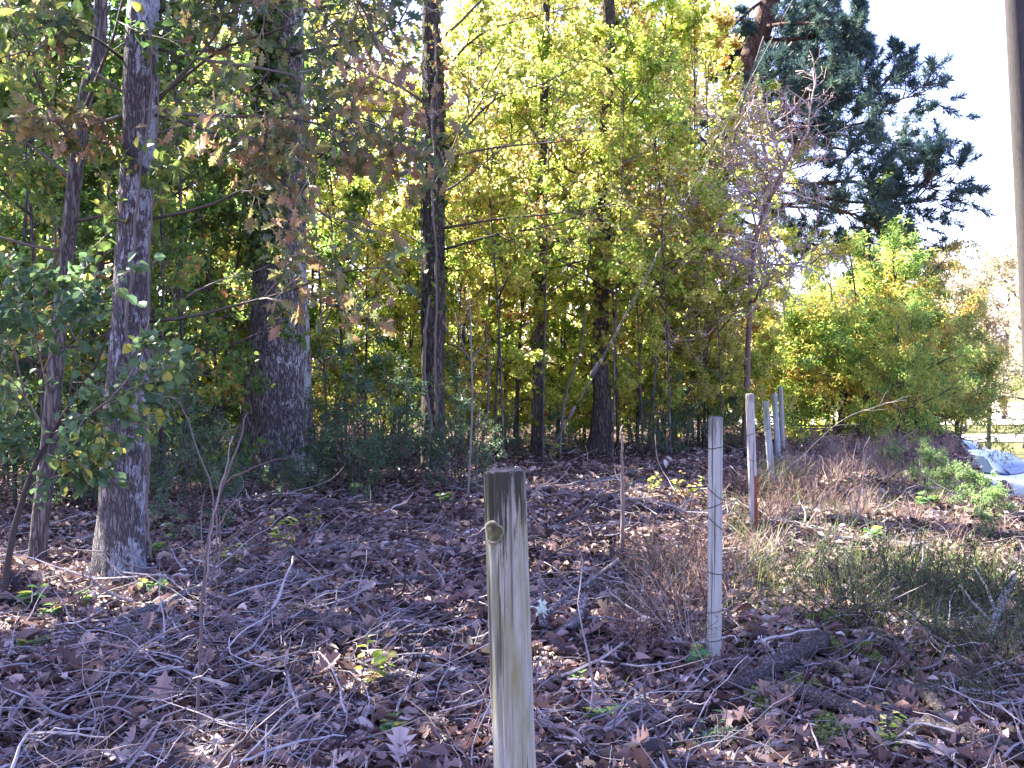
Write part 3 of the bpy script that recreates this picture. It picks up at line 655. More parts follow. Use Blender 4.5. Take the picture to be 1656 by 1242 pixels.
T1L = [
 [(252, 168, 7.3), (300, 112, 7.1), (345, 62, 7.0), (375, 10, 6.9), (400, -60, 6.8)],
 [(254, 160, 7.3), (310, 115, 7.2), (365, 75, 7.1), (440, 52, 7.0), (520, 20, 6.8), (600, -20, 6.6)],
 [(256, 178, 7.3), (330, 188, 7.0), (420, 188, 6.8), (520, 200, 6.6), (575, 235, 6.5), (600, 275, 6.4)],
 [(250, 186, 7.3), (320, 206, 7.1), (380, 235, 6.9), (450, 290, 6.8), (520, 345, 6.6), (590, 395, 6.5)],
 [(243, 354, 7.3), (330, 335, 7.1), (390, 308, 7.0), (450, 290, 6.9), (530, 245, 6.7), (600, 200, 6.6)],
 [(240, 520, 7.3), (310, 512, 7.1), (395, 490, 7.0), (470, 470, 6.8), (530, 445, 6.7), (590, 435, 6.6)],
 [(258, 60, 7.3), (340, -10, 6.9), (450, -20, 6.6), (540, 40, 6.4), (590, 120, 6.2)],
 [(258, 20, 7.3), (380, -60, 6.8), (520, -60, 6.4), (590, 20, 6.2), (615, 90, 6.1)],
 [(258, 80, 7.3), (350, 100, 6.9), (470, 120, 6.6), (550, 170, 6.4), (585, 240, 6.2)],
 [(204, 185, 7.3), (170, 195, 7.2), (130, 205, 7.1), (60, 190, 7.0)],
 [(204, 100, 7.3), (150, 60, 7.0), (90, 40, 6.8), (20, 60, 6.6)],
 [(200, 150, 7.3), (130, 100, 7.5), (60, 60, 7.6), (0, 30, 7.7)],
]
CR_TALL = [dict(n=16, z0=4.6, z1=12, L0=2.3, L1=1.2, ns=6, nt=5, nl=7, size=.15, e0=.2, e1=1.0)]
t1, p1, r1, b1 = traced_tree("oak_tree", "oak with white lichen patches on its trunk at the left", [(195, 938, 80), (198, 850, 76), (203, 700, 70), (211, 560, 62), (215, 414, 56), (226, 200, 52), (233, 0, 49)], 7.3, 13.5, M_BARK_L, M_OAK, 21,
    CR_TALL, T1L, size=.105, tmpl=OAK, flare=.32, ridge=.06, sides=32, tw=.013, limb_leaf=dict(ns=9, nt=5, nl=4))
# clinging vine stems on trunk 1
def vine_on(label, traceA, D, seed, rp, name="clinging_vine"):
    r = np.random.default_rng(seed); q = np.array([P(a, b, D + (c if len(x) > 2 else 0)) for x in traceA for a, b, c in [tuple(x) if len(x) > 2 else (*x, 0)]])
    pts = spline(q, 40); pts += r.normal(0, .006, pts.shape); m = MB(); tubes(m, pts[None], np.linspace(rp, rp * .6, 40)[None] * D / F, 7, tone=.5)
    return tag(obj(name, m.mesh(name, q[0], True), M_TWIG, loc=q[0]), label, "vine")
vine_on("thick brown vine hugging the edge of the lichened trunk", [(236, 770), (241, 735), (237, 700), (230, 660), (224, 630), (212, 590), (206, 550), (205, 515), (208, 470), (216, 400), (222, 330), (232, 240), (246, 150), (243, 90), (238, 60)], 7.13, 31, 3.2)
vine_on("slimmer vine strand beside the thick brown vine", [(243, 905), (239, 850), (238, 800), (236, 740), (239, 640), (242, 560), (240, 470), (243, 380), (248, 300), (255, 200), (256, 120)], 7.18, 32, 2.6)

t2, p2, r2, b2 = traced_tree("slender_tree", "slender leaning grey tree at the far left", [(58, 907, 30), (68, 820, 28), (78, 740, 27), (88, 620, 25), (98, 500, 24), (112, 380, 24), (124, 260, 22), (140, 150, 22), (164, 0, 21)], 8.0, 11, M_BARK_G, M_GRN, 22,
    [dict(n=14, z0=2.2, z1=9, L0=1.8, L1=1.2, ns=6, nt=5, nl=7, size=.085, e0=.1, e1=.9, r0=.014)], size=.09, tmpl=OVATE, flare=.3, sides=16)
t3, p3, r3, b3 = traced_tree("big_oak", "broad furrowed oak trunk, thickest in the wood", [(445, 783, 104), (446, 740, 100), (448, 660, 97), (450, 580, 94), (453, 480, 86), (456, 380, 76), (457, 250, 70), (456, 100, 68), (456, 0, 66)], 13.4, 17, M_BARK_O, M_OAK, 23,
    [dict(n=9, z0=9, z1=15, L0=2.6, L1=1.6, ns=5, nt=4, nl=4, size=.15, e0=.1, e1=.9, r0=.06), dict(n=5, z0=4.6, z1=6.5, L0=1.8, L1=2.4, ns=5, nt=5, nl=3, size=.11, e0=.1, e1=.4, r0=.03)], size=.11, tmpl=OAK, flare=.65, ridge=.045, sides=36, lobes=6)
t4, p4, r4, b4 = traced_tree("straight_tree", "straight dark tree right of the big oak with roots spread", [(703, 768, 36), (702, 720, 37), (700, 600, 38), (701, 480, 36), (700, 340, 35), (701, 200, 33), (700, 80, 31), (699, 0, 29)], 14.2, 15, M_BARK_D, M_YG, 24,
    [dict(n=9, z0=8, z1=13.5, L0=2.0, L1=1.2, ns=5, nt=4, nl=4, size=.11, e0=.1, e1=.9, r0=.03), dict(n=8, z0=2.8, z1=6, L0=2.2, L1=2.6, ns=5, nt=5, nl=8, size=.075, e0=.2, e1=.6, r0=.018)],
    [[(713, 252, 14.2), (760, 200, 14), (805, 158, 13.8), (880, 135, 13.6), (950, 95, 13.4)], [(714, 258, 14.2), (790, 240, 13.9), (870, 232, 13.6), (960, 225, 13.3)], [(712, 370, 14.2), (800, 355, 13.9), (900, 345, 13.6), (1000, 330, 13.3)], [(712, 405, 14.2), (800, 380, 14), (900, 362, 13.7), (1030, 310, 13.3)], [(706, 130, 14.2), (770, 60, 14), (850, 30, 13.8), (940, 10, 13.5)]],
    size=.07, flare=.9, sides=20, tw=.02)
t5, p5, r5, b5 = traced_tree("slim_tree", "slimmest dark trunk between the straight tree and the leaning one", [(868, 738, 19), (869, 650, 18), (871, 560, 17), (873, 430, 16), (876, 300, 15), (880, 150, 14), (884, 0, 12)], 16.9, 11, M_BARK_D, M_YG, 25,
    [dict(n=16, z0=2.6, z1=10, L0=1.8, L1=1.2, ns=5, nt=5, nl=9, size=.075, e0=.1, e1=.9, r0=.014)], size=.07, flare=.4, sides=14)
t6, p6, r6, b6 = traced_tree("leaning_tree", "dark trunk with a crooked foot behind the guy wire", [(970, 740, 38), (972, 690, 33), (974, 640, 29), (969, 590, 27), (971, 520, 26), (973, 430, 26), (976, 330, 24), (980, 180, 22), (984, 0, 20)], 16.8, 14, M_BARK_D, M_YG, 26,
    [dict(n=13, z0=3.4, z1=12.5, L0=2.2, L1=1.2, ns=5, nt=5, nl=6, size=.08, e0=.1, e1=.9, r0=.02)], size=.07, flare=.5, sides=18)

# climbing ivy on trees
def ivy(label, pts, rr, z0, z1, n, seed, size, side=None, base=None, mat=None):
    r = np.random.default_rng(seed); zz = pts[:, 2]; h = r.uniform(z0, z1, n)
    c = np.stack([np.interp(h, zz, pts[:, k]) for k in range(3)], 1); R = np.interp(h, zz, rr) * (1.05 + r.gamma(1.3, .16, n))
    a = r.uniform(0, 6.28, n) if side is None else r.normal(side, .75, n)
    dr = np.stack([np.cos(a), np.sin(a), np.zeros(n)], 1); m = MB()
    leaves(m, c + dr * R[:, None], dr * .3 + r.normal(0, .5, (n, 3)) + [0, 0, -.7], dr + r.normal(0, .45, (n, 3)) + [0, 0, .3], size * r.uniform(.6, 1.3, n), OVATE, r.uniform(0, 1, n), 1.5)
    st = MB(); k = 5; zz2 = np.linspace(z0 - .2, z1, 24)
    for j in range(k):
        aa = (r.uniform(0, 6.28) if side is None else side + r.normal(0, .5)) + np.cumsum(r.normal(0, .08, 24)); cc = np.stack([np.interp(zz2, zz, pts[:, q]) for q in range(3)], 1); q2 = np.interp(zz2, zz, rr) * 1.06
        tubes(st, (cc + np.stack([np.cos(aa) * q2, np.sin(aa) * q2, 0 * aa], 1))[None], np.full((1, 24), .009), 5, tone=.4)
    o = c.mean(0); t = thing("ivy", label, "ivy", (o[0], o[1], z0)); b = (o[0], o[1], z0)
    obj("stems", st.mesh("stems", b, True), M_TWIG, t); obj("foliage", m.mesh("foliage", b), mat or M_IVY, t)
ivy("ivy coat on the shaded side of the big oak trunk", p3, r3, 2.6, 6.4, 2600, 41, .075, side=math.radians(-140))
ivy("ivy climbing the straight dark tree", p4, r4, 2.0, 5.5, 500, 42, .06)
ivy("pale round vine leaves on the slimmest trunk", p5, r5, .5, 4.5, 420, 43, .085, mat=M_YG)
ivy("leafy vine on the trunk behind the guy wire", p6, r6, 1.4, 4.8, 500, 44, .075, mat=M_YG)
vine_on("pale liana hanging down the face of the straight tree", [(705, 690), (704, 560), (706, 430), (699, 330), (702, 250), (698, 180), (706, 110), (700, 40)], 13.95, 45, 2.4)
vine_on("looped root-like vine at the foot of the straight tree", [(690, 765), (692, 720), (697, 690), (692, 650), (686, 600), (688, 540), (694, 480)], 13.95, 46, 4, )

# ------------------------------------------------------------------ understory trees (a few grown, then copied)
def proto(name, label, cat, group, seed, Hh, z0, L0, L1, n, ns, nt, nl, size, tmpl, leafm, lean=.06, r0=.03, e0=.2, e1=.9, stems=1, bark=None, wid=1., droop=0., tilt=.7, rl=.016, parts=("trunk", "crown"), spread=.5):
    r = np.random.default_rng(seed); t = thing(name, label, cat, (0, 0, 0), group); tr, leaf = MB(), MB(); wood = tr
    for s in range(stems):
        k = 7; a = r.uniform(0, 6.28); l = lean * (1 if stems == 1 else r.uniform(.8, 2.2)); hh = Hh * (1 if s == 0 else r.uniform(.6, 1))
        u = np.linspace(0, 1, k); q = np.stack([np.cos(a) * l * hh * u ** 1.4 + r.normal(0, .03, k) * u, np.sin(a) * l * hh * u ** 1.4 + r.normal(0, .03, k) * u, hh * u - .08], 1)
        if stems > 1: q[:, :2] += r.normal(0, .06, 2)
        tr.slot = 0; pts, rr = trunk_tube(r, tr, q, np.linspace(r0, r0 * .25, k), 9, .3, .03, n=20); tr.slot = 1
        LP, LL = limbs_on(r, pts, max(3, n // stems), z0, hh * .97, L0, L1, e0, e1)
        dress(r, wood, leaf, LP, LL, ns, nt, nl, size, tmpl, r0=rl, wid=wid, droop=droop, tilt=tilt, spread=spread)
    obj(parts[0], tr.mesh(parts[0], (0, 0, 0), True), (bark or M_BARK_G, M_TWIG), t)
    obj(parts[1], leaf.mesh(parts[1]), leafm, t); return t

GU = "yellow-green understory trees filling the gaps between the trunks"
UND = [proto("understory_tree", "thin yellow-green understory tree in the leafy screen behind the trunks", "tree", GU, 101, 7.5, .9, 1.5, .8, 22, 6, 5, 16, .075, DIAMOND, M_YG, wid=1.3),
       proto("understory_tree", "thin yellow-green understory tree in the leafy screen behind the trunks", "tree", GU, 102, 6.5, .5, 1.3, .9, 22, 6, 5, 17, .07, DIAMOND, M_YG, stems=2, wid=1.4),
       proto("understory_tree", "thin yellow-green understory tree in the leafy screen behind the trunks", "tree", GU, 103, 8.5, 1.4, 1.8, 1., 22, 6, 5, 14, .085, OVATE, M_YG, wid=1.2)]
GG = "green understory trees in the shaded part of the wood"
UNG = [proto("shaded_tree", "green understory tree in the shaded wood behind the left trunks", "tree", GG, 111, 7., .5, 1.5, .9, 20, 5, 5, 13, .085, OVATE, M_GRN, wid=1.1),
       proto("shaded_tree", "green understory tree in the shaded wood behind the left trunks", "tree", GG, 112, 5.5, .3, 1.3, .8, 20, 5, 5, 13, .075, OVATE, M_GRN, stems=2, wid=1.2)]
UNH = [proto("understory_tree", "thin high-crowned yellow-green tree of the leafy screen in front of the slim trunks", "tree", GU, 104, 7.5, 2.7, 1.5, .9, 18, 6, 5, 15, .07, DIAMOND, M_YG, wid=1.3, r0=.02, rl=.012)]
rp = random.Random(5)
def place(protos, spots, used):
    for i, (px, D, sc) in enumerate(spots):
        o = protos[i % len(protos)]; x = (px - 828) / F * D; loc = (x, D, float(gz(x, D))); rz = rp.uniform(0, 6.28)
        if id(o) not in used: used.add(id(o)); o.location = loc; o.rotation_euler = (0, 0, rz); o.scale = (sc, sc, sc)
        else: dup(o, loc, rz, sc)
used = set()
place(UND, [(560, 16.5, .9), (640, 18., 1.), (745, 17, .95), (815, 18.6, 1.05), (905, 18.2, 1.), (945, 18.8, 1.05), (1030, 18, 1.), (1085, 18.8, 1.), (1130, 18., .9), (610, 19.5, 1.1), (770, 20, 1.1), (880, 20.5, 1.1), (1000, 20.5, 1.1), (1060, 21, 1.1), (500, 19, 1.05), (1170, 16.6, .5), (1120, 22.5, 1.), (1285, 23.5, .75), (590, 15.8, .7), (660, 16.6, .75), (735, 15.8, .55), (800, 16.4, .7), (835, 17.6, .85), (1000, 17.2, .85), (1040, 16.4, .55), (1145, 17.8, .7), (1160, 20.5, .95), (330, 21, 1.0), (430, 22, 1.), (120, 24, 1.05), (20, 22, 1.05), (350, 17, .9)], used)
place(UNH, [(990, 15.4, .9), (878, 15.2, .88), (1085, 15.8, .8), (815, 14.8, .85)], used)
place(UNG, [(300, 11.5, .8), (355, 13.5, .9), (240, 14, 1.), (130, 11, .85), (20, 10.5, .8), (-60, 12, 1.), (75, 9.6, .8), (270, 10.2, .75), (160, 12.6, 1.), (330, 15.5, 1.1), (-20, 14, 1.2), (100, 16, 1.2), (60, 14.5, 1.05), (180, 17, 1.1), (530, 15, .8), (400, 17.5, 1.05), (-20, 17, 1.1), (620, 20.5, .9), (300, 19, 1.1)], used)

# low dark thicket between the trunks
place([proto("thicket_shrub", "low leafy thicket shrub in the gap behind the trunks", "shrub", "low thicket shrubs behind the trunks", 115, 2.1, .15, .9, .6, 24, 5, 4, 11, .065, OVATE, M_YG, stems=4, r0=.016, rl=.007, parts=("stem", "foliage"))],
      [(px, D, q * .95) for px, D, q in ((540, 17, .9), (620, 18.5, .9), (760, 17.6, .85), (815, 18.4, .9), (905, 18, .8), (935, 18.8, .9), (1020, 18, .85), (1075, 18.6, 1.), (1140, 18.2, 1.), (1200, 18.5, 1.), (700, 18.6, 1.), (350, 16, .9), (280, 15, .9), (200, 14.5, 1.), (110, 13.5, 1.), (0, 13, 1.1), (1300, 23, 1.2), (1350, 22, 1.1), (1395, 22.5, 1.1), (1440, 22, 1.1), (1480, 22.5, 1.1), (1515, 22, 1.), (1260, 22, 1.2), (1415, 25, 1.4), (1340, 26, 1.4), (1550, 24, 1.3))], used)
# shrubs
GS = "small-leaved evergreen shrubs at the edge of the wood"
sh = proto("evergreen_shrub", "blue-green evergreen shrub between the big oak and straight tree", "shrub", GS, 121, 1.5, .1, .8, .5, 26, 4, 4, 9, .06, LANCE, M_PRI, stems=4, wid=1.5, r0=.014, rl=.006, parts=("stem", "foliage"))
def shrub_at(o, px, py, sc, label=None, first=False, D=None, group=None):
    if D is None: g = G(px, py)
    else: x = (px - 828) / F * D; g = np.array([x, D, float(gz(x, D))])
    if first: o.location = g; o.scale = (sc,) * 3 if not isinstance(sc, tuple) else sc; return
    dup(o, g, rp.uniform(0, 6.28), sc, label, group)
shrub_at(sh, 575, 800, .95, first=True)
for px, py, sc, lab in ((650, 785, .9, "blue-green evergreen shrub close to the foot of the straight tree"), (745, 790, .75, "smaller evergreen shrub right of the straight tree"), (525, 790, .6, "low evergreen shrub against the foot of the big oak"),
                        (310, 845, .8, "evergreen shrub in the dark gap between lichened and big oak trunks"), (255, 800, 1.0, "evergreen shrub just behind the lichened trunk"), (130, 830, 1.0, "evergreen shrub between the slender tree and lichened trunk"), (-10, 850, 1.1, "evergreen shrub at the foot of the leaning slender tree"),
                        (1050, 735, 0.59, "evergreen shrub right of the crooked-foot trunk"), (1110, 730, 0.72, "evergreen shrub behind the second fence post"), (1185, 730, 0.65, "evergreen shrub behind the third fence post"), (900, 735, 0.45, "evergreen shrub between the two slim trunks"), (820, 740, 0.45, "evergreen shrub left of the slimmest trunk"), (1335, 735, .5, "evergreen shrub right of the last fence posts"), (1370, 725, 0.45, "evergreen shrub under the feathery bushes"), (455, 808, .38, "small evergreen sprout in front of the big oak")):
    shrub_at(sh, px, py, sc, lab)

# feathery bushes at the right
GF = "feathery green and orange bushes beside the fence end"
fb = proto("feathery_bush", "large feathery bush turning yellow, tallest of its clump", "bush", GF, 131, 4.2, .1, 2.0, 1.1, 38, 6, 6, 14, .12, LANCE, M_SUM, stems=4, lean=.12, wid=1.1, r0=.04, rl=.018, droop=.1, tilt=.5, parts=("stem", "foliage"), e0=.05, e1=.8)
shrub_at(fb, 1400, 0, (1.08, 1.08, .84), first=True, D=20.5)
for px, D, sc, lab in ((1500, 21.5, .86, "feathery bush bulging out toward the parked cars"), (1360, 21, .8, "feathery bush behind the last fence posts"), (1545, 24, .72, "lower feathery bush at the outer end of the clump"), (1450, 18.8, .55, "low feathery bush in front of its clump"), (1285, 22, .72, "feathery bush filling the gap behind the farthest post"), (1230, 23.5, .85, "feathery bush at the wood side of the clump"), (1440, 24, .76, "feathery bush showing over the top of its clump")):
    shrub_at(fb, px, 0, sc, lab, D=D)
ev = proto("ivy_clad_tree", "dark ivy-clad tree rising behind the feathery bushes", "tree", None, 141, 6.6, 2.4, .9, .5, 26, 5, 5, 12, .11, OVATE, M_IVY, r0=.09, bark=M_BARK_D)
shrub_at(ev, 1425, 0, 1.0, first=True, D=25)

# ------------------------------------------------------------------ pine
def pine():
    r = np.random.default_rng(151); D = 25.0
    trace = [(1085, 720, 46), (1120, 520, 42), (1150, 330, 39), (1195, 150, 36), (1240, 20, 33), (1275, -120, 28)]
    q = np.array([P(a, b, D) for a, b, _ in trace]); rad = [wd / 2 * D / F for *_, wd in trace]; base = q[0].copy(); base[2] = float(gz(base[0], D)) - .05; q[0] = base
    q = np.vstack([q, q[-1] + [1.0, 0, 3.5]]); rad.append(.03)
    t = thing("pine_tree", "leaning pine with dark layered boughs against the white sky", "tree", base)
    m = MB(); trunk_tube(r, m, q, rad, 18, .3, .04)
    wood, ndl = m, MB()
    boughs = [
      [(1228, 60, 25), (1290, 60, 24.4), (1350, 50, 24), (1400, 60, 23.6)], [(1220, 90, 25), (1280, 85, 25.5), (1330, 90, 26), (1395, 92, 26.4)],
      [(1210, 120, 25), (1290, 110, 24.2), (1360, 85, 23.6), (1405, 70, 23.2)], [(1250, 10, 25), (1300, -10, 24.5), (1350, -30, 24)], [(1245, 0, 25), (1200, 30, 24.6), (1150, 40, 24.3)],
      [(1240, 30, 25), (1290, 20, 26), (1340, 5, 26.6)], [(1235, 45, 25), (1200, 70, 25.3), (1165, 100, 25.6)],
      [(1190, 165, 25), (1270, 170, 24.2), (1350, 175, 23.5), (1430, 165, 23), (1500, 125, 22.6)], [(1185, 180, 25), (1260, 200, 25.6), (1340, 200, 26), (1420, 195, 26.5), (1480, 180, 26.8)],
      [(1180, 210, 25), (1260, 225, 24), (1340, 228, 23), (1420, 215, 22.4), (1510, 190, 22)], [(1178, 215, 25), (1270, 240, 25.5), (1370, 250, 26), (1450, 240, 26.4), (1545, 265, 26.6)],
      [(1165, 270, 25), (1260, 285, 24.4), (1380, 295, 23.6), (1470, 290, 23), (1560, 255, 22.6)], [(1160, 290, 25), (1280, 310, 24.2), (1400, 315, 23.5), (1480, 315, 23), (1545, 300, 22.7)],
      [(1150, 320, 25), (1260, 345, 24), (1360, 350, 23.2), (1440, 370, 22.8), (1530, 380, 22.5)], [(1195, 140, 25), (1250, 130, 23.5), (1300, 140, 22.5)], [(1215, 100, 25), (1260, 60, 26.4), (1310, 50, 27.2)],
      [(1175, 235, 25), (1130, 215, 24.6), (1090, 210, 24.2)], [(1200, 130, 25), (1160, 120, 25.4), (1120, 130, 25.8)], [(1150, 335, 25), (1230, 375, 24.3), (1310, 390, 23.6), (1380, 400, 23.2)], [(1155, 310, 25), (1240, 320, 25.8), (1330, 330, 26.4), (1400, 345, 26.8)], [(1180, 200, 25), (1230, 180, 24.2), (1290, 190, 23.6), (1340, 210, 23.2)], [(1235, 40, 25), (1290, 30, 24), (1360, 20, 23.2), (1410, 25, 22.8)], [(1222, 80, 25), (1270, 110, 24.5), (1330, 130, 24), (1390, 130, 23.6)]]
    for b in boughs:
        b = [(x - max(0, x - 1330) * .17, y, d) for x, y, d in b]; LP = spline(np.array([P(*x) for x in b]), 10)[None]; LL = np.array([np.linalg.norm(np.diff(LP[0], axis=0), axis=1).sum()])
        LP[:, 1:] += np.cumsum(r.normal(0, .07, (1, 9, 3)), 1)
        tubes(wood, LP, np.linspace(.05, .014, 10)[None], 6, tone=.2)
        SB, SL, _ = spawn(r, LP, LL, 22, .15, 1, .75, .26, 5, .04, .2); tubes(wood, SB, np.linspace(.014, .006, 5)[None].repeat(len(SB), 0), 4, tone=.2)
        TW, TL, _ = spawn(r, SB, SL, 3, .3, 1, .6, .5, 4, .12, .1); tubes(wood, TW, np.linspace(.007, .004, 4)[None].repeat(len(TW), 0), 3, tone=.2)
        for A, lo in ((TW, .35), (SB, .65)):
            n = len(A); k = 75; i = np.repeat(np.arange(n), k); tt = r.uniform(lo, 1, n * k) * (A.shape[1] - 1); kk = np.minimum(tt.astype(int), A.shape[1] - 2); f = (tt - kk)[:, None]
            p = A[i, kk] * (1 - f) + A[i, kk + 1] * f; tan = unit(A[i, kk + 1] - A[i, kk])
            leaves(ndl, p, tan * .7 + r.normal(0, .6, p.shape) + [0, 0, .12], r.normal(0, 1, p.shape), r.uniform(.13, .22, n * k), LANCE, np.clip(r.uniform(0, 1, n)[i] * .6 + r.uniform(0, .4, n * k), 0, 1), .11)
    obj("trunk", wood.mesh("trunk", base, True), M_BARK_P, t); obj("needles", ndl.mesh("needles", base), M_NEED, t)
pine()

# bare twiggy tree before the pine
def bare():
    r = np.random.default_rng(161); D = 17.3; q = np.array([P(1205, 735, D), P(1210, 560, D), P(1216, 430, D), P(1230, 360, D), P(1255, 300, D), P(1290, 230, D)]); base = q[0].copy(); base[2] = float(gz(base[0], D)); q[0] = base
    t = thing("bare_tree", "leafless pinkish twiggy tree in front of the pine", "tree", base)
    m = MB(); pts, rr = trunk_tube(r, m, q, np.array([5, 4.5, 4, 3.6, 3, 1.5]) * D / F, 10, .3, .04)
    wd = m; LP, LL = limbs_on(r, pts, 30, 2.2, 5.0, 2.2, 1.5, -.1, .9, az=(0, 6.28), wob=.3)
    tubes(wd, LP, np.linspace(.02, .008, 7)[None].repeat(len(LP), 0), 5, tone=r.uniform(.3, 1, len(LP)))
    SB, SL, _ = spawn(r, LP, LL, 10, .25, 1, .8, .4, 6, .0, .3); tubes(wd, SB, np.linspace(.011, .005, 6)[None].repeat(len(SB), 0), 4, tone=r.uniform(.2, 1, len(SB)))
    TW, TL, _ = spawn(r, SB, SL, 7, .1, 1, .9, .5, 5, -.05, .35); tubes(wd, TW, np.linspace(.006, .0035, 5)[None].repeat(len(TW), 0), 3, tone=r.uniform(0, 1, len(TW)))
    obj("trunk", wd.mesh("trunk", base, True), M_PINKTW, t)
bare()

# lianas hanging in the leafy screen
for i, (tr, D, lab) in enumerate((([(1105, 740), (1130, 600), (1150, 450), (1175, 300), (1200, 170), (1235, 60)], 17.6, "long pale liana slanting up past the bare tree"), ([(775, 760), (790, 640), (787, 520), (800, 400), (795, 250), (820, 100)], 16, "thin dark liana between the straight tree and the slimmest trunk"),
    ([(600, 770), (585, 640), (560, 520), (545, 420), (530, 330)], 15, "dark sapling stem slanting right of the big oak"), ([(1045, 740), (1060, 600), (1050, 480), (1075, 330), (1090, 200)], 17.3, "liana hanging right of the crooked-foot trunk"), ([(905, 740), (915, 640), (940, 560), (950, 450), (965, 300)], 16.2, "liana looping beside the crooked-foot trunk"))):
    vine_on(lab, tr, D, 170 + i, 2.2, "liana")

# ------------------------------------------------------------------ sapling with round leaves at the left edge
def sapling():
    r = np.random.default_rng(181); D = 6.6; q = np.array([P(4, 965, D), P(18, 880, D), P(36, 810, D), P(58, 750, D), P(85, 700, D), P(110, 660, D - .1), P(150, 600, D - .3), P(180, 530, D - .4)]); base = q[0]; base[2] = float(gz(base[0], D))
    t = thing("round_leaved_sapling", "leaning sapling with round grey-green leaves at the left edge", "sapling", base)
    m = MB(); pts, rr = trunk_tube(r, m, q, np.array([5.5, 5, 4.8, 4.4, 4, 3.2, 2.4, 1.5]) * D / F, 9, .3, .03)
    wd, lf = m, MB(); m.slot = 1
    for lb in ([(85, 700, 6.6), (130, 680, 6.4), (190, 640, 6.2), (230, 620, 6.1)], [(75, 735, 6.6), (120, 745, 6.4), (155, 722, 6.3)], [(80, 708, 6.6), (40, 640, 6.6), (0, 600, 6.6), (-50, 560, 6.6)], [(90, 700, 6.6), (70, 600, 6.5), (50, 520, 6.4), (20, 440, 6.3)], [(110, 660, 6.5), (120, 590, 6.3), (140, 500, 6.2), (160, 430, 6.1)],
               [(60, 750, 6.6), (20, 720, 6.4), (-30, 700, 6.2)], [(100, 680, 6.5), (160, 660, 6.2), (215, 600, 6.0), (225, 540, 5.9)], [(40, 640, 6.6), (20, 560, 6.4), (-20, 480, 6.2)], [(70, 600, 6.5), (100, 530, 6.3), (90, 450, 6.2)], [(40, 800, 6.6), (90, 770, 6.5), (160, 760, 6.4)], [(110, 660, 6.5), (170, 690, 6.3), (225, 680, 6.2)]):
        LP = spline(np.array([P(*x) for x in lb]), 8)[None]; LL = np.array([np.linalg.norm(np.diff(LP[0], axis=0), axis=1).sum()])
        dress(r, wd, lf, LP, LL, 8, 4, 4, .066, OVATE, r0=.007, sub_l=.34, tilt=.85, tmin=.2, spread=.5, twig_r=.002, wid=1.25)
    obj("stem", wd.mesh("stem", base, True), (M_TWIG, M_DRY), t); obj("foliage", lf.mesh("foliage", base), M_HAZ, t)
sapling()

# dry many-stemmed sprout
def stems(name, label, cat, specs, D, mat, seed, side=0, group=None):
    r = np.random.default_rng(seed); b = P(specs[0][0][0], specs[0][0][1], D); b[2] = float(gz(b[0], D)); t = thing(name, label, cat, b, group)
    for sp in specs:
        pix = sp[:-1]; rp_ = sp[-1]; q = np.array([P(x[0], x[1], D + (x[2] if len(x) > 2 else 0)) for x in pix]); pts = spline(q, 18); pts[1:] += r.normal(0, .003, (17, 3)); m = MB()
        tubes(m, pts[None], (np.linspace(rp_ * .66, rp_ * .26, 18) * D / F)[None], 7, tone=r.uniform(.2, .9))
        if side:
            SB, SL, _ = spawn(r, pts[None], np.array([np.linalg.norm(pts[-1] - pts[0])]), side, .3, 1, .6, .22, 5, .03, .1); tubes(m, SB, np.linspace(rp_ * .4, rp_ * .2, 5)[None].repeat(side, 0) * D / F, 4, tone=.5)
        obj("stem", m.mesh("stem", b, True), mat, t)
    return t
stems("dry_sprout", "dry grey many-stemmed sprout standing in the litter right of the lichened trunk", "dead stems", [
  [(318, 1215), (322, 1080), (330, 950), (338, 860), (370, 760), (390, 705), (400, 668), 4.5], [(332, 960), (340, 880), (352, 810), (365, 760), (378, 705), 3.2], [(340, 950), (352, 870), (345, 800), (320, 730), (300, 670), (278, 640), 2.8],
  [(345, 930), (356, 890), (357, 850), (352, 820), 2.4], [(338, 900), (385, 860), (425, 830), (460, 800), 2.8], [(343, 870), (365, 830), (390, 805), 2.0], [(335, 1000), (328, 900), (326, 840), (330, 800), 2.0], [(350, 790, .1), (390, 765, .1), (440, 745, .1), (490, 738, .1), 2.6]], 4.14, tone_mat('grey_dead_stems', [(0, (.05, .036, .032)), (.5, (.12, .092, .082)), (1, (.26, .21, .19))], ns=40, var=.6), 191)
stems("dry_sprout", "tall thin bare shoots between evergreen shrub and front post", "dead stems", [[(757, 815), (762, 700), (763, 600), (760, 500), (756, 460), 3.2], [(770, 815), (772, 730), (775, 650), 2.4], [(763, 650), (790, 610), (800, 560), 1.6], [(764, 560), (745, 520), 1.3]], 11.2, M_TWIG, 192, side=5)
stems("dry_sprout", "single upright broken stick left of the second fence post", "dead stems", [[(1006, 895), (1007, 800), (1006, 740), (1005, 690), 6.0]], 8.3, M_DRY, 193)
stems("dry_sprout", "pair of pale weed stalks bending up in the dry grass", "dead stems", [[(1380, 850), (1390, 800), (1399, 760), (1397, 725), 2.6], [(1383, 850), (1400, 810), (1402, 775), 1.8], [(1415, 830), (1430, 800), (1437, 795), 1.6], [(1378, 845), (1370, 800), (1345, 790), 1.4]], 9.8, M_DRY, 194, side=3)
stems("dry_sprout", "pale bowed weed stalk in front of the fallen leaves right of posts", "dead stems", [[(1255, 780), (1270, 760), (1300, 735), (1330, 705), (1370, 675), (1410, 660), (1440, 650), (1470, 640), 1.5]], 11.5, M_DRY, 195, side=7)
stems("dry_sprout", "short pale stalk leaning under the feathery bushes", "dead stems", [[(1440, 735), (1455, 715), (1470, 702), (1485, 697), 2.2]], 16, M_DRY, 196, side=2)
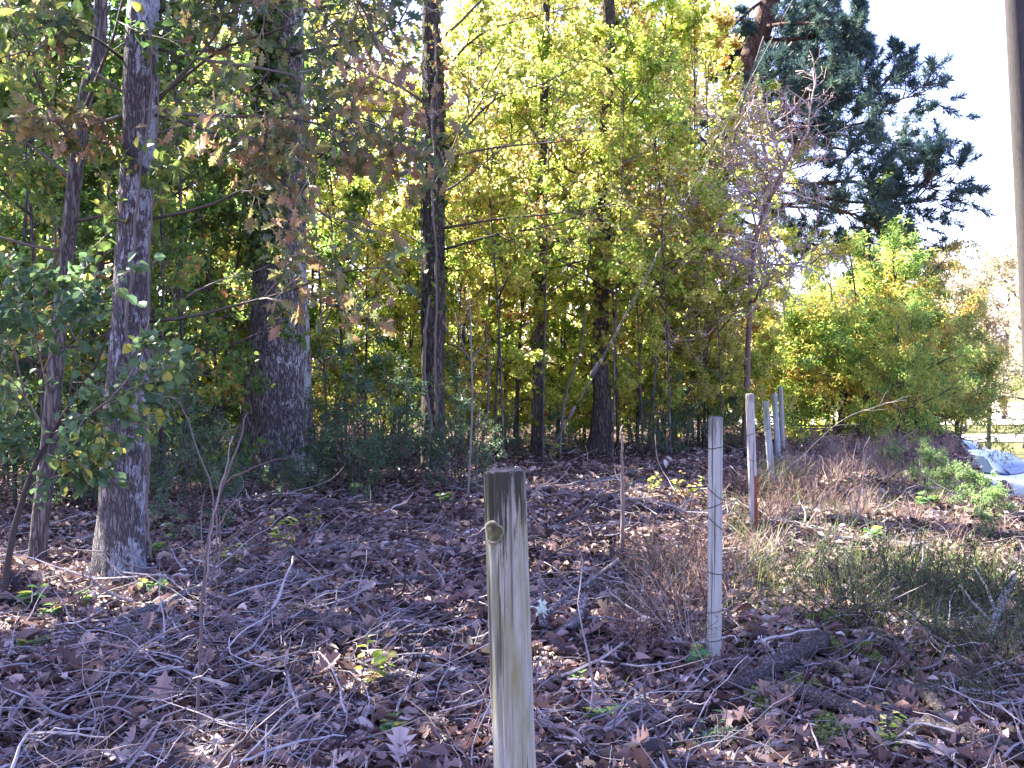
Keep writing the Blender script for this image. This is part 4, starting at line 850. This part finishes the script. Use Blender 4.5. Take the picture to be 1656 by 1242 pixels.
stems("dry_sprout", "fan of thin brown briars around the second fence post", "dead stems", [[(1120 + d * 3, 1060), (1118 + d * 9, 1000), (1110 + d * 16 + (d % 3) * 5, 930 + (d * 37) % 40), (1095 + d * 19, 870 + (d * 53) % 60), 1.5] for d in range(-6, 7)], 5.5, M_DRY, 197, side=4)
stems("dry_sprout", "red-brown briar arching up beside the front post", "dead stems", [[(735, 1238), (765, 1180), (785, 1120), (790, 1060), 2.4], [(868, 1160), (866, 1080), (864, 1030), 1.8], [(700, 1225), (742, 1195), (770, 1150), 1.6], [(900, 1230), (930, 1130), (960, 1080), 1.5]], 3.95, tone_mat("red_briar", [(0, (.09, .03, .02)), (1, (.24, .1, .07))]), 198)

# ------------------------------------------------------------------ grass, weeds
def blades(mb, p, h, lean, wd, r, tone):
    n = len(p); a = r.uniform(0, 6.28, n); d = np.stack([np.cos(a), np.sin(a)], 1) * (lean * h)[:, None]; s = np.stack([-np.sin(a), np.cos(a), 0 * a], 1) * wd[:, None]
    lv = []
    for f, k in ((0, 1), (.4, .9), (.75, .6), (1, 0)):
        c = p.copy(); c[:, :2] += d * f ** 2; c[:, 2] += h * (f - .25 * lean * f ** 2)
        lv += [c - s * k, c + s * k] if k else [c]
    V = np.stack(lv, 1); o = (np.arange(n) * 7)[:, None, None]
    mb.add(V.reshape(-1, 3), [(np.array([[0, 1, 3, 2], [2, 3, 5, 4]])[None] + o).reshape(-1, 4), (np.array([[4, 5, 6]])[None] + o).reshape(-1, 3)], np.repeat(tone, 7))
r = np.random.default_rng(201)
def patch(n, cx, cy, sx, sy):
    g = np.stack([r.normal(cx, sx, n), r.normal(cy, sy, n)], 1); q = np.array([[0, 0, 0]] * n, float)
    Y = np.clip(g[:, 1], 3, 60); q[:, 0] = (g[:, 0] - 828) / F * Y; q[:, 1] = Y; q[:, 2] = gz(q[:, 0], q[:, 1]); return q
M_DGR = leaf_mat("dry_grass", [(0, (.13, .075, .062)), (.4, (.24, .15, .125)), (.75, (.38, .28, .22)), (.9, (.5, .42, .27)), (1, (.22, .24, .06))], .35, .7, .2, 0, 0)
M_GGR = leaf_mat("green_grass", [(0, (.05, .08, .02)), (.5, (.12, .17, .035)), (.85, (.24, .27, .07)), (1, (.4, .35, .18))], .45, .6, .3, 0, 0)
mb = MB()
for nt_, cx, cy, sx, sy, h in ((60, 1420, 14.5, 90, 1.8, .5), (40, 1330, 12.5, 60, 1.4, .38), (26, 1530, 12.5, 55, 1.5, .24), (40, 1440, 18, 70, 1.8, .45), (26, 1250, 11.5, 25, 1.2, .38), (9, 1205, 7.4, 22, .5, .25), (40, 1560, 9.5, 90, 1.2, .2), (30, 1400, 10.5, 90, .9, .25)):
    tc = patch(nt_, cx, cy, sx, sy)
    for c in tc:
        n = int(r.gamma(2, 14)) + 6; p = c + r.normal(0, .06, (n, 3)) * [1, 1, 0]; p[:, 2] = gz(p[:, 0], p[:, 1]); hh_ = h * r.uniform(.3, 1.05)
        blades(mb, p, hh_ * r.uniform(.4, 1.2, n), r.uniform(.1, 1.4, n), r.uniform(.0018, .0042, n), r, np.clip(r.uniform(.1, .8) + r.normal(0, .15, n), 0, 1))
o = obj("dry_grass", mb.mesh("dry_grass"), M_DGR); o["kind"] = "stuff"
mb = MB()
for n, cx, cy, sx, sy, h in ((220, 1255, 12.2, 22, .7, .4), (120, 1205, 8.6, 14, .4, .2), (160, 1225, 7.0, 22, .35, .3), (900, 1350, 10.5, 120, 1.4, .2), (900, 1450, 7.2, 130, .8, .22), (700, 1330, 6.0, 130, .7, .15), (700, 1580, 6.4, 70, .8, .2)):
    p = patch(n, cx, cy, sx, sy); blades(mb, p, h * r.uniform(.4, 1.3, n), r.uniform(.1, 1.0, n), r.uniform(.0014, .003, n), r, r.beta(1.5, 2, n))
o = obj("grass", mb.mesh("grass"), M_GGR); o["kind"] = "stuff"

# wiry bushes
def wiry(seed, dry=False):
    r = np.random.default_rng(seed); t = thing("wiry_bush", "x", "bush", (0, 0, 0), "low wiry dark green bushes in the shaded grass"); m, lf = MB(), MB(); n = 20
    a = r.uniform(0, 6.28, n); e = r.uniform(.5, 1.4, n); d = np.stack([np.cos(a) * np.cos(e), np.sin(a) * np.cos(e), np.sin(e)], 1); p0 = r.normal(0, .07, (n, 3)) * [1, 1, 0]; L = r.uniform(.25, .6, n)
    A = path(r, p0, d, L, 7, -.03, .12); tubes(m, A, np.linspace(.0035, .0016, 7)[None].repeat(n, 0), 4, tone=r.uniform(0, 1, n))
    SB, SL, _ = spawn(r, A, L, 7, .2, 1, .6, .45, 5, .02, .15); tubes(m, SB, np.linspace(.002, .0011, 5)[None].repeat(len(SB), 0), 3, tone=r.uniform(0, 1, len(SB)))
    TW, TL, _ = spawn(r, SB, SL, 3, .2, 1, .6, .5, 4, 0, .15); tubes(m, TW, np.linspace(.0014, .0009, 4)[None].repeat(len(TW), 0), 3, tone=r.uniform(0, 1, len(TW)))
    k = 2; i = np.repeat(np.arange(len(TW)), k); f = r.uniform(0, 3, len(i)); j = np.minimum(f.astype(int), 2); p = TW[i, j] + (TW[i, j + 1] - TW[i, j]) * (f - j)[:, None]
    leaves(lf, p, r.normal(0, 1, p.shape), r.normal(0, 1, p.shape) + [0, 0, .6], .016, LANCE, r.uniform(0, .8, len(p)), 1.6)
    obj("stem", m.mesh("stem"), tone_mat("red_brown_stems", [(0, (.05, .025, .02)), (.6, (.12, .065, .05)), (1, (.28, .19, .15))]) if dry else tone_mat("green_brown_stems", [(0, (.025, .024, .014)), (.6, (.05, .052, .026)), (1, (.11, .1, .05))]), t); 
    if not dry: obj("foliage", lf.mesh("foliage"), M_PRI, t)
    return t
wb = wiry(211)
for i, (px, py, sc, lab) in enumerate(((1400, 1020, 1.15, "wiry dark bush above the end of the stout brown log"), (1480, 1000, 1.2, "wiry dark bush in the middle of its clump"), (1560, 990, 1.15, "wiry dark bush left of the pale forked stub"), (1630, 985, 1.1, "wiry dark bush at the pole side of its clump"), (1350, 985, .95, "wiry dark bush nearest the second fence post"), (1440, 960, 1.0, "wiry bush farthest back in its clump"), (1530, 1060, .85, "wiry bush in front of its clump above the dark grey log"), (1620, 1075, 1.0, "wiry bush closest to the lower corner"), (1300, 950, .8, "small wiry bush between the second and third posts"), (1590, 1160, .7, "low wiry bush beside the grey log section"), (1080, 960, .8, "wiry thicket left of the second fence post"), (1040, 930, .7, "thin wiry thicket by the upright broken stick"), (1020, 1000, .6, "small wiry thicket right of the forked broken limb"))):
    sc *= .82
    if i == 0: wb.location = G(px, py); wb.scale = (sc,) * 3; wb["label"] = lab
    else: dup(wb, G(px, py), rp.uniform(0, 6.28), sc, lab)

db = wiry(212, True); db.name = "dry_briar"; db["group"] = "reddish dry briars round the fence posts"; db["category"] = "briar"
for i, (px, py, sc, lab) in enumerate(((1105, 1015, 1.0, "reddish dry briar close left of the second fence post"), (1075, 950, .9, "reddish dry briar behind the forked broken limb"), (1130, 935, .9, "reddish dry briar behind the second fence post"), (1185, 965, .8, "reddish dry briar right of the second fence post"), (1045, 1060, .7, "low reddish briar farther left of the second post foot"), (1230, 850, .9, "reddish dry briar beside the stained third post"), (1300, 820, 1.0, "reddish dry briar right of the third post"), (1190, 800, .9, "reddish dry briar left of the third post"))):
    if i == 0: db.location = G(px, py); db.scale = (sc,) * 3; db["label"] = lab
    else: dup(db, G(px, py), rp.uniform(0, 6.28), sc, lab)

# leafy weeds by the embankment
gb = proto("weedy_shrub", "sunny yellow-green weedy shrub in front of the parked cars", "shrub", "sunlit weedy shrubs on the bank", 221, .75, .05, .5, .3, 22, 4, 4, 8, .042, DIAMOND, leaf_mat('weed_leaves', [(0, (.07, .14, .035)), (.5, (.17, .28, .07)), (.9, (.34, .4, .14)), (1, (.5, .45, .25))], .5), stems=4, r0=.008, rl=.004, parts=("stem", "foliage"))
shrub_at(gb, 1570, 825, .55, first=True)
for px, py, sc, lab in ((1615, 840, .42, "weedy shrub between the cars and the utility pole"), (1530, 815, .55, "weedy shrub on the wood side of the bank"), (1655, 855, .42, "weedy shrub at the foot of the utility pole"), (1500, 790, .7, "weedy shrub among the reddish dry grass"), (1590, 870, .3, "low weedy shrub at the sunny edge of the litter"), (1560, 760, .5, "weedy shrub on the crest of the bank beside the blue car"), (1535, 742, .6, "weedy shrub between the feathery bushes and the blue car"), (1440, 770, .6, "weedy shrub under the feathery bushes")):
    shrub_at(gb, px, py, sc, lab)

# small green plants in the litter
def herb(seed, size, nst, hh, tm, mat):
    r = np.random.default_rng(seed); t = thing("seedling", "x", "seedling", (0, 0, 0), "small leafy seedlings in the leaf litter"); m, lf = MB(), MB()
    a = r.uniform(0, 6.28, nst); d = np.stack([np.cos(a) * .5, np.sin(a) * .5, np.ones(nst)], 1); A = path(r, np.zeros((nst, 3)), d, r.uniform(.6, 1.2, nst) * hh, 5, -.05, .1); tubes(m, A, np.linspace(.003, .0015, 5)[None].repeat(nst, 0), 4, tone=.4)
    k = 6; i = np.repeat(np.arange(nst), k); f = r.uniform(1.5, 4, nst * k); j = np.minimum(f.astype(int), 3); p = A[i, j] + (A[i, j + 1] - A[i, j]) * (f - j)[:, None]; aa = r.uniform(0, 6.28, nst * k)
    leaves(lf, p, np.stack([np.cos(aa), np.sin(aa), r.normal(.1, .2, nst * k)], 1), ground_normals(r, nst * k, .3), size * r.uniform(.6, 1.2, nst * k), tm, r.uniform(0, 1, nst * k), 1.2)
    obj("stem", m.mesh("stem"), M_TWIG, t); obj("foliage", lf.mesh("foliage"), mat, t); return t
M_HERB = leaf_mat('bright_herb_leaves', [(0, (.07, .16, .05)), (.6, (.12, .26, .07)), (.9, (.2, .3, .06)), (1, (.4, .38, .06))], .45, .4, .4)
HB = [herb(231, .075, 4, .14, OVATE, M_HERB), herb(232, .05, 7, .3, OVATE, M_YG), herb(233, .06, 6, .2, LANCE, M_PRI)]
seen = set()
for k, px, py, sc, lab in (
 (0, 250, 965, 1., "bright leaf pair seedling below the lichened trunk foot"), (0, 245, 905, 1.3, "broad-leaved seedling touching the lichened trunk foot"), (0, 50, 985, 1.2, "creeping round-leaved seedling at the left edge"), (0, 85, 1005, .9, "round-leaved seedling beside the creeping one"), (0, 55, 1058, .8, "small seedling pair low on the left side"), (0, 135, 985, .9, "seedling below the round-leaved sapling"), (0, 230, 1025, .6, "tiny seedling by the end of pale lichened branch"),
 (1, 470, 900, 1.2, "yellowing seedling before the big oak"), (1, 380, 925, .8, "yellow-leaved seedling right of the dry sprout"), (1, 585, 1130, 1.0, "yellow seedling left of the front post"), (1, 500, 860, .8, "seedling with yellow leaves by the long dark branch"), (0, 640, 1195, .8, "dark green seedling at the lower edge near the post"), (0, 980, 1180, .9, "seedling at the lower edge right of the front post"), (0, 935, 1115, .7, "single-leaf seedling right of the front post"), (0, 1132, 1082, .9, "seedling at the foot of the second fence post"), (2, 1160, 1225, .9, "tufted green seedling at the lower edge"), (2, 1110, 1230, .6, "small tufted seedling left of the tufted one"),
 (2, 440, 800, 1.8, "tall seedling in front of the big oak foot"), (2, 500, 785, 1.5, "leafy seedling by the foot of the big oak"), (2, 275, 885, 1.6, "dense green seedling right of the lichened trunk"), (2, 320, 880, 1.2, "green seedling behind the dry sprout"), (1, 885, 750, 1.4, "pale yellow seedling at the guy wire anchor"), (0, 1510, 790, 1.6, "broad-leaved bright weed in the dry grass"), (0, 1500, 825, 1.5, "broad-leaved weed nearer the sunny litter"), (0, 720, 815, 1., "seedling left of the front post top"), (1, 1115, 815, 1.2, "yellow-green seedling left of the second post"), (1, 1050, 800, .9, "yellow seedling in the sunlit litter"), (2, 1190, 830, 1.1, "green tuft at the foot of the third post"), (0, 1415, 880, 1.2, "bright weed behind the wiry bushes"), (0, 1345, 1200, .7, "small dark seedling on the flat moss patch"), (1, 1460, 1232, .7, "yellow-leaved seedling at the lower edge by the logs")):
    o = HB[k]
    if k not in seen: seen.add(k); o.location = G(px, py); o.scale = (sc,) * 3; o["label"] = lab
    else: dup(o, G(px, py), rp.uniform(0, 6.28), sc, lab)

# ------------------------------------------------------------------ cars
def car(loc, rz, paint, label):
    t = thing("parked_car", label, "car", loc, rz=rz)
    def loft(nm, st, mat, par, cols=None, smooth=True):
        """st: list of (y, half_width_bottom, half_width_top, z0, z1)"""
        m = MB(); prof = []
        for (y, wb_, wt, z0, z1) in st:
            ring = []
            for u, v in ((-1, 0), (-1.0, .35), (-.985, .7), (-.93, .92), (-.8, 1), (0, 1.02), (.8, 1), (.93, .92), (.985, .7), (1.0, .35), (1, 0)):
                wv = wb_ + (wt - wb_) * min(v, 1); ring.append((u * wv, y, z0 + (z1 - z0) * v))
            prof.append(ring)
        V = np.array(prof); n, k, _ = V.shape; ix = np.arange(n * k).reshape(n, k); nx = np.roll(ix, -1, 1)
        m.add(V.reshape(-1, 3), [np.stack([ix[:-1], nx[:-1], nx[1:], ix[1:]], -1).reshape(-1, 4), ix[0][None, ::-1], ix[-1][None]])
        return obj(nm, m.mesh(nm, smooth=smooth), mat, par)
    glass = plain("car_glass", (.03, .045, .08), .06, ns=1., var=.1); rub = plain("tyre_rubber", (.02, .02, .02), .8); chrome = plain("wheel_rim", (.5, .5, .52), .3, .8); lamp = plain("lamp_glass", (.6, .62, .65), .1, var=.05)
    body = loft("body", [(-2.2, .68, .66, .3, .66), (-2.1, .8, .76, .25, .74), (-1.7, .86, .82, .2, .83), (-1.0, .88, .85, .2, .9), (-.5, .88, .86, .2, .94), (.8, .88, .86, .2, .96), (1.4, .88, .84, .2, .98), (2.0, .84, .78, .24, .95), (2.2, .72, .68, .32, .86)], paint, t)
    loft("roof", [(-.42, .70, .62, .945, .95), (-.15, .72, .60, .95, 1.18), (.2, .73, .585, .95, 1.385), (.55, .73, .58, .95, 1.43), (1.0, .73, .58, .95, 1.4), (1.4, .72, .6, .96, 1.22), (1.75, .7, .62, .96, .99)], paint, t)
    def pane(nm, v): 
        m = MB(); m.add(np.array(v), [np.array([[0, 1, 2, 3]])]); obj(nm, m.mesh(nm), glass, t)
    pane("windscreen", [(-.63, -.44, .97), (.63, -.44, .97), (.53, .17, 1.372), (-.53, .17, 1.372)]); pane("rear_window", [(.6, 1.72, 1.02), (-.6, 1.72, 1.02), (-.5, 1.12, 1.39), (.5, 1.12, 1.39)])
    for s in (-1, 1):
        pane("side_window", [(s * .735, -.1, .98), (s * .742, .62, .98), (s * .62, .6, 1.37), (s * .625, .22, 1.34)]); pane("side_window", [(s * .742, .68, .98), (s * .735, 1.35, .99), (s * .64, 1.15, 1.3), (s * .62, .68, 1.37)])
        m = MB(); c = np.array([s * .93, -.2, 1.0]); tubes(m, np.array([c - [0, .09, 0], c - [0, .05, 0], c + [0, .05, 0], c + [0, .07, 0]])[None], np.array([[.02, .075, .075, .03]]), 8); obj("mirror", m.mesh("mirror", smooth=True), paint, t)
        m = MB(); c = np.array([s * .6, -2.12, .64]); tubes(m, np.array([c - [0, .06, 0], c + [0, .0, 0], c + [0, .1, 0]])[None], np.array([[.05, .1, .11]]), 12); obj("headlight", m.mesh("headlight", smooth=True), lamp, t)
        for y in (-1.35, 1.35):
            th = np.linspace(0, 2 * math.pi, 29)[:-1]; m = MB(); tubes(m, np.array([(s * .68, y, .31), (s * .7, y, .31), (s * .88, y, .31), (s * .9, y, .31)])[None], np.array([[.27, .31, .31, .27]]), 24); wh = obj("wheel", m.mesh("wheel", smooth=False), rub, t)
            m = MB(); tubes(m, np.array([(s * .8, y, .31), (s * .908, y, .31)])[None], np.array([[.2, .19]]), 16); obj("rim", m.mesh("rim"), chrome, wh)
    m = MB(); tubes(m, np.array([(-.5, -2.21, .5), (.5, -2.21, .5)])[None], np.full((1, 2), .07), 6); obj("grille", m.mesh("grille"), rub, t)
    return t
cx, cy = 11.9, 26.0
car((cx, cy, float(gz(cx, cy)) + .015), math.radians(38), plain("pale_blue_paint", (.085, .12, .22), .3, .3, ns=1., var=.06), "pale blue parked car with its windscreen facing the bank")
cx, cy = 12.75, 29.5
car((cx, cy, float(gz(cx, cy)) + .015), math.radians(60), plain("dark_blue_paint", (.06, .1, .24), .2, .2, ns=1., var=.08), "darker blue car half hidden beyond the pale blue one")

# ------------------------------------------------------------------ far trees and woods
GFAR = "hazy autumn trees across the road"
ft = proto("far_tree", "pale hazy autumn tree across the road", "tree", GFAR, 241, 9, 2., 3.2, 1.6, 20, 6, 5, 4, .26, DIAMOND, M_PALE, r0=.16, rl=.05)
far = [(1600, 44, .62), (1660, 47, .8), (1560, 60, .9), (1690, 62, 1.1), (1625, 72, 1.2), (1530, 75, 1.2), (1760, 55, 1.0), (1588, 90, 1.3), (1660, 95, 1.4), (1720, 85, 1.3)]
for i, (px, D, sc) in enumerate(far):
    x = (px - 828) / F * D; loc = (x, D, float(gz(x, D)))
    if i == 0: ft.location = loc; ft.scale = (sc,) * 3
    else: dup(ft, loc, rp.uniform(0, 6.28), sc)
# far wood closing the view behind the understory
r = np.random.default_rng(251); mb = MB(); n = 210000; nc = 1900
cl = np.stack([r.uniform(-42, 8.6, nc), r.uniform(43, 49, nc), r.uniform(-1, 1, nc)], 1); hh = np.where(r.uniform(0, 1, nc) < .2, r.uniform(0, 3, nc), r.uniform(0, 17.5, nc)); gzz = gz(cl[:, 0], cl[:, 1]); cl[:, 2] = gzz + hh
i = r.integers(0, nc, n); p = cl[i] + r.normal(0, 1, (n, 3)) * [.8, .8, .5]; tone = np.clip(r.uniform(0, 1, nc)[i] * .7 + r.uniform(0, .4, n) - .05, 0, 1)
leaves(mb, p, r.normal(0, 1, (n, 3)), ground_normals(r, n, .7), .22 * r.uniform(.6, 1.3, n), DIAMOND, tone, 1.2)
o = obj("far_woods", mb.mesh("far_woods"), M_FAR); o["kind"] = "stuff"
# tall canopy trees added mostly out of view at left, to shade the foreground
GC = "tall canopy trees added beyond the left edge for shade"
cn = proto("shade_canopy_tree", "tall canopy tree added beyond the left edge to shade the foreground", "tree", GC, 261, 15, 5.5, 3.6, 1.6, 18, 6, 5, 9, .17, DIAMOND, M_YG, r0=.17, rl=.05, wid=1.3, bark=M_BARK_D)
for i, (px, D, sc) in enumerate(((-300, 11, .95), (-900, 8.5, 1.0), (-420, 15.5, .95), (-150, 22, .9), (-1300, 12, 1.0), (-3000, 5, .9))):
    x = (px - 828) / F * D; loc = (x, D, float(gz(x, D)))
    if i == 0: cn.location = loc
    else: dup(cn, loc, rp.uniform(0, 6.28), sc)
